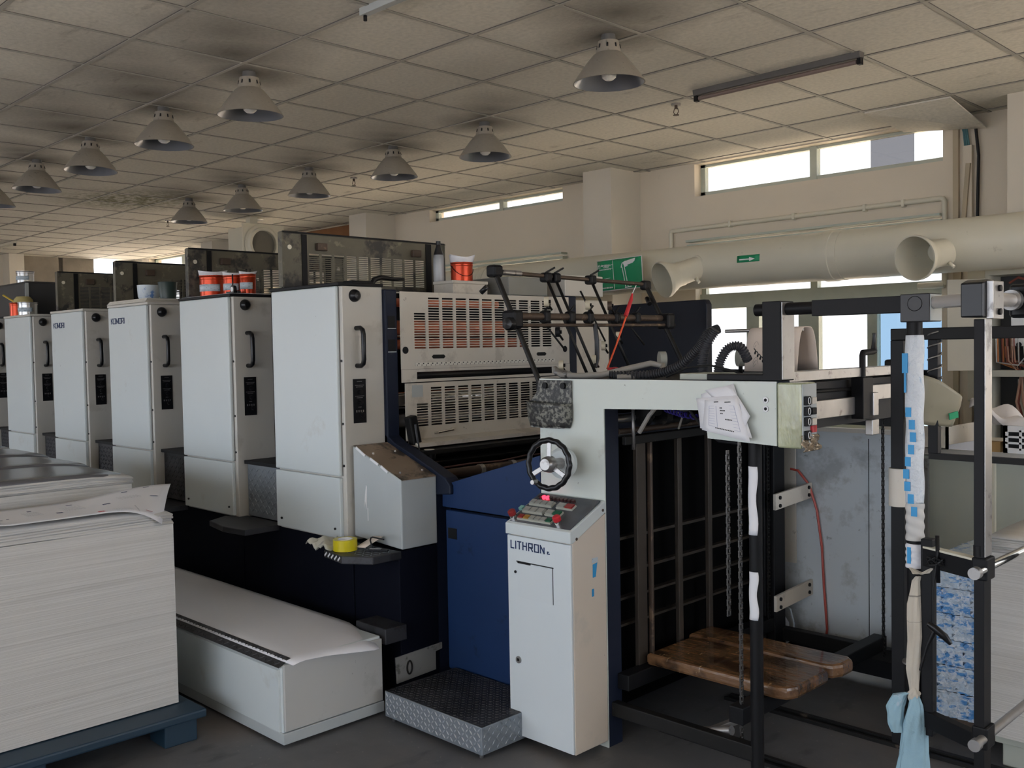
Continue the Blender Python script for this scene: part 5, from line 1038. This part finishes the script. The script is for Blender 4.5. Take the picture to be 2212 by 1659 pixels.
# feeder head clutter: table
u = thing('feeder_head_table', 'cluttered steel feeder head table behind the pale green arm', 'machine table', (-2.4, 3.6, 1.4))
MB().box(-2.92, -1.80, 3.06, 4.24, 1.40, 1.455).build('table_plate', dark, u, .003); MB().box(-2.15, -1.99, 3.04, 3.2, 1.456, 1.49).build('grey_block', cabinet, u, .003); MB().box(-1.98, -1.80, 3.1, 4.2, 1.456, 1.475).build('brown_rail', rust, u)
for x, y in ((-2.75, 3.75), (-2.45, 3.95)): MB().cyl((x, y, 1.455), (x, y, 1.53), .01, 10).build('stand', dark, u); MB().cyl((x-.01, y-.012, 1.53), (x+.01, y+.012, 1.53), .038, 24).build('brush_wheel', mat('dusty_wheel', (.35, .35, .3), .5) if x < -2.6 else bpy.data.materials['dusty_wheel'], u)
u = thing('grey_hose', 'looped dusty grey rubber hose on the feeder beside the red valve knobs', 'hose', (-2.7, 3.3, 1.46)); MB().tube([(-2.98, 3.25, 1.50), (-2.90, 3.20, 1.475), (-2.80, 3.2, 1.47), (-2.68, 3.22, 1.475), (-2.60, 3.30, 1.50), (-2.54, 3.38, 1.52), (-2.49, 3.40, 1.51), (-2.47, 3.36, 1.485), (-2.50, 3.28, 1.47), (-2.58, 3.2, 1.465)], .013, 12).build('hose_run', greyhose, u)
MB().cyl((-2.94, 3.22, 1.485), (-2.85, 3.20, 1.475), .017, 12).build('hose_joint', steel, u)
ribm = mat('ribbed_dark_hose', (.045, .045, .05), .5, spec=.3)
def ribbed(pts, r, n=140):
    P = []; R_ = []
    for q in range(n):
        t = q/(n-1)*(len(pts)-1); i0 = min(len(pts)-2, int(t)); f = t-i0
        p0 = V(*pts[max(0, i0-1)]); p1 = V(*pts[i0]); p2 = V(*pts[i0+1]); p3 = V(*pts[min(len(pts)-1, i0+2)])
        P.append(.5*((2*p1)+(p2-p0)*f+(2*p0-5*p1+4*p2-p3)*f*f+(3*p1-p0-3*p2+p3)*f**3)); R_.append(r*(1 if q % 4 < 2 else .74))
    return MB().tube(P, R_, 14)
ribbed([(-2.62, 3.2, 1.475), (-2.47, 3.28, 1.475), (-2.34, 3.30, 1.51), (-2.25, 3.31, 1.58), (-2.215, 3.33, 1.64), (-2.19, 3.37, 1.66)], .0195, 240).build('corrugated_hose', ribm, None, **T('long black corrugated hose curving up from the feeder table', 'hose', 'black corrugated hoses'))
ribbed([(-2.215, 3.29, 1.475), (-2.215, 3.29, 1.54), (-2.20, 3.30, 1.60), (-2.165, 3.31, 1.655)], .020, 90).build('corrugated_hose', ribm, None, **T('upright black corrugated hose left of the shorter looped one', 'hose', 'black corrugated hoses'))
ribbed([(-2.15, 3.30, 1.475), (-2.145, 3.31, 1.53), (-2.12, 3.33, 1.58), (-2.085, 3.36, 1.585), (-2.075, 3.40, 1.53)], .020, 100).build('corrugated_hose', ribm, None, **T('short looped black corrugated hose beside the beige card', 'hose', 'black corrugated hoses'))
cp_ = []
for q in range(120): t = q/119; cp_.append(V(-2.06+.22*t, 3.42-.1*t, 1.57-.07*t-.03*math.sin(3*t))+V(.0, .008*math.sin(q*.75), .008*math.cos(q*.75)))
MB().tube(cp_, .0022, 6).build('spiral_cord', rubber, None, **T('thin black spiral cord stretched before the beige card', 'cable'))
MB().tube([(-2.24, 3.08, 1.475), (-2.15, 3.09, 1.51), (-2.05, 3.09, 1.52), (-1.95, 3.09, 1.50), (-1.88, 3.09, 1.477)], .004, 8).build('black_cable', rubber, None, **T('black cable arching over the grey block on the feeder', 'cable'))
# beige bent card
def cd_(a, b_):
    th = math.pi*b_; return (-2.62+.26*a, 4.0+.075*math.cos(th)*1.0, 1.46+.16*min(1, 1.0)+.055*math.sin(th)) if 0 < b_ < 1 else (-2.62+.26*a, 4.0+.075*math.cos(th), 1.62)
m = MB().grid(lambda a, b_: (-2.27+.25*a, 3.78+.09*(2*b_-1), 1.478+.187*(1-abs(2*b_-1)**4)), 6, 24)
u = m.build('bent_card', papercard, None, 0, .003, **T('arched beige card with faint pen scribbles on the feeder, before the window', 'card'))
m = MB()
for q in range(9):
    x = -2.24+.20*random.random(); z = 1.51+.10*random.random(); m.tube([(x+.012*math.cos(a), 3.687, z+.014*math.sin(a*1.3)) for a in [k2*.6 for k2 in range(9)]], .0007, 4)
m.build('pen_scribble', mat('faint_ink', (.35, .30, .27), .8), u)
MB().cyl((-2.42, 3.78, 1.655), (-2.04, 3.78, 1.655), .008, 12).build('support_rod', steel, None, **T('thin steel rod carrying the arched beige card', 'rod'))
# dark hood far side
u = MB().prism([(-3.57, .0), (-2.91, .0), (-2.905, 1.81), (-2.92, 1.835), (-3.55, 1.83), (-3.575, 1.81)], 'y', 4.36, 4.41).build('black_hood', mat('satin_black_hood', (.007, .009, .016), .5, spec=.25), None, .006, **T('large matt black machine hood behind the guide rods', 'machine cover'))
# things on top of the nearest tower
box('grey_roof_box', mat('grey_box_top', (.24, .24, .22), .6, var=.1), None, (-4.25, -3.90, 3.88, 4.20, 1.896, 2.0), .004, **T('long low grey metal box on the nearest tower roof behind the rods', 'box'))
box('white_roof_box', side, None, (-4.25, -3.86, 4.31, 4.66, 1.90, 2.025), .004, **T('small white-sided metal box on the roof below the green sign', 'box'))
u = thing('square_tin', 'flat square cream tin on the nearest tower roof under the orange pail', 'tin', (-4.05, 3.65, 1.9)); MB().box(-4.14, -3.98, 3.53, 3.79, 1.898, 1.955).build('tin_body', cream, u, .003); MB().box(-4.143, -3.977, 3.527, 3.793, 1.955, 1.972).build('tin_lid', cream, u, .003)
def tinpot(name, label, x, y, z, r, h, lab=True, paperlid=0, rim=1, mt=redcan, group='orange-red ink tins'):
    u = thing(name, label, 'tin', (x, y, z), group)
    b_ = MB().lathe([(0, 0), (r*.97, 0), (r*.97, h*.8), (r, h*.82), (r, h*.9), (r*.97, h*.92), (r*1.03, h*.97), (r*1.03, h), (r*.95, h), (r*.95, h*.85), (0, h*.85)], (x, y, z), (0, 0, 1), 36).build('tin_body', mt, u)
    if lab:
        MB().grid(lambda a, b2: (x+(r*.985)*math.cos(-2.9+3.0*a), y+(r*.985)*math.sin(-2.9+3.0*a), z+h*(.25+.33*b2)), 24, 2).build('paper_label', labelw, b_, 0, .0006)
    if paperlid:
        def pf(a, b2, r=r): th = -2.9+3.6*a; rr = r*(1.0+.25*b2*abs(math.sin(th*1.5))); return (x+rr*math.cos(th), y+rr*math.sin(th), z+h*.97+paperlid*b2*(.8+.2*math.sin(7*a)))
        MB().grid(pf, 24, 3).build('paper_liner', paper, u, 0, .0012)
    return u
u = tinpot('ink_pail', 'orange-red ink pail with white paper liner on the nearest tower roof', -4.06, 3.67, 1.973, .063, .105, False, .05); MB().tube([(-4.06+.064*math.cos(a), 3.67+.064*math.sin(a), 2.05-.05*math.sin((a+1.6)*1.0) if 0 else 2.06-.06*max(0, math.sin((a+1.9)))) for a in [-1.9+k2*.2 for k2 in range(15)]], .002, 6).build('wire_handle', dark, u)
u = thing('water_bottle', 'clear water bottle with dark ink streaks beside the orange pail', 'bottle', (-4.13, 3.57, 1.97)); MB().lathe([(0, 0), (.028, 0), (.030, .01), (.030, .13), (.028, .15), (.012, .195), (.011, .21)], (-4.135, 3.565, 1.973), (0, 0, 1), 24).build('bottle_body', bottlem, u); MB().lathe([(.0285, .13), (.027, .15), (.0125, .195), (.0115, .205)], (-4.135, 3.565, 1.9735), (0, 0, 1), 24).build('ink_smear', ink, u, 0, .002); MB().lathe([(.013, .205), (.013, .225), (0, .226)], (-4.135, 3.565, 1.973), (0, 0, 1), 16).build('bottle_cap', ink, u)
u = thing('lever_clamp', 'black lever clamp lying on the nearest tower roof before the guard screen', 'clamp', (-4.0, 3.05, 1.92)); MB().tube([(-3.98, 2.98, 1.925), (-3.98, 3.0, 1.955), (-3.98, 3.04, 1.968), (-3.98, 3.12, 1.962), (-3.98, 3.19, 1.964)], [.012, .014, .013, .010, .008], 10).build('lever', blackp, u); MB().box(-4.03, -3.95, 2.84, 2.97, 1.924, 1.945).build('clamp_base', black, u, .006)
tinpot('ink_tin', 'large orange-red ink tin with torn white paper collar, leftmost on second tower', -5.27, 2.80, 1.924, .075, .125, True, .035)
tinpot('ink_tin', 'middle orange-red ink tin with paper strips on second tower', -5.07, 2.82, 1.924, .055, .115, True, .022); tinpot('ink_tin', 'right orange-red ink tin behind the small black wheel on second tower', -4.94, 2.84, 1.924, .045, .115, True, .02)
u = thing('wheeled_tool', 'small black tool with a white-hubbed wheel on the second tower roof', 'tool', (-4.88, 2.75, 1.92)); MB().box(-5.0, -4.87, 2.735, 2.755, 1.926, 1.94).build('base', blackp, u, .003); w_ = MB().cyl((-4.895, 2.715, 1.948), (-4.895, 2.732, 1.948), .022, 24).build('wheel', blackp, u); MB().cyl((-4.895, 2.713, 1.948), (-4.895, 2.716, 1.948), .014, 20).build('hub', white2, w_); MB().cyl((-4.94, 2.745, 1.94), (-4.94, 2.745, 2.035), .004, 8).build('stem', blackp, u)
MB().box(-5.42, -4.84, 2.68, 2.92, 1.9225, 1.9245).build('roof_paper', paper, None, **T('thin white paper sheet lying under the tins on the second tower', 'sheet'))
# third tower: paper pad, jar, tub
m = MB()
for q in range(4): m.box(-6.44+.005*q, -5.86-.006*(q % 2), 2.66+.004*q, 2.92, 1.9235+q*.006, 1.928+q*.006)
m.build('paper_pad', cream, None, **T('thick pad of cream paper on the third tower roof', 'paper pad'))
MB().lathe([(0, 0), (.055, 0), (.065, .02), (.07, .095), (.066, .095), (.05, .09), (0, .07)], (-6.12, 2.80, 1.948), (0, 0, 1), 28).build('paint_jar', mat('blue_white_jar', (.55, .62, .68), .35, dirt=[((.08, .2, .5), 14, .56, .9)]), None, **T('white jar with blue paint smears on the third tower paper pad', 'jar'))
MB().lathe([(0, 0), (.05, 0), (.058, .10), (.06, .105), (.055, .105), (.048, .02), (0, .02)], (-5.93, 2.84, 1.948), (0, 0, 1), 28).build('plastic_mug', mat('dark_green_plastic', (.03, .05, .045), .35), None, **T('dark green plastic mug beside the blue-smeared jar', 'mug'))
# fifth tower
tinpot('ink_tin', 'orange-red tin with yellow stick on the fifth tower roof', -8.40, 2.745, 1.924, .058, .105, False)
tinpot('metal_can', 'bare metal can with dark label on the fifth tower roof', -8.17, 2.75, 1.924, .075, .10, True, 0, 1, tin, 'metal cans')
MB().cyl((-8.42, 2.745, 2.03), (-8.58, 2.70, 2.10), .008, 8).build('yellow_stick', mat('yellow_plastic', (.6, .42, .04), .4), None, **T('yellow stick leaning out of the orange tin on the fifth tower', 'stick'))
MB().lathe([(0, .05), (.05, .045), (.07, .02), (.072, 0), (0, 0)], (-8.30, 2.76, 2.031), (0, 0, 1), 24).build('yellow_sponge', mat('straw_yellow', (.45, .38, .16), .9, var=.2, scale=20), None, **T('straw-yellow round sponge resting on the fifth tower tins', 'sponge'))
u = thing('delivery_hood', 'large dark grey hood on the roofs of the farthest press towers', 'machine cover', (-9.2, 3.3, 1.93)); MB().box(-9.9, -8.46, 2.83, 3.9, 1.926, 2.215).build('hood_shell', mat('dark_grey_hood', (.035, .037, .04), .5, var=.1), u, .02); MB().box(-8.459, -8.452, 2.83, 2.855, 1.93, 2.20).build('corner_strip', greybox, u)
tinpot('metal_can', 'small bare can standing on the dark grey far hood', -8.75, 2.93, 2.216, .07, .10, True, 0, 1, tin, 'metal cans')
tinpot('ink_tin', 'orange-red tin cut off by the left photo edge', -8.88, 2.60, 1.52, .07, .16, True)
box('tin_shelf', side, None, (-9.0, -8.80, 2.50, 2.665, 1.49, 1.518), .003, **T('small grey shelf carrying the tin at the left photo edge', 'shelf'))
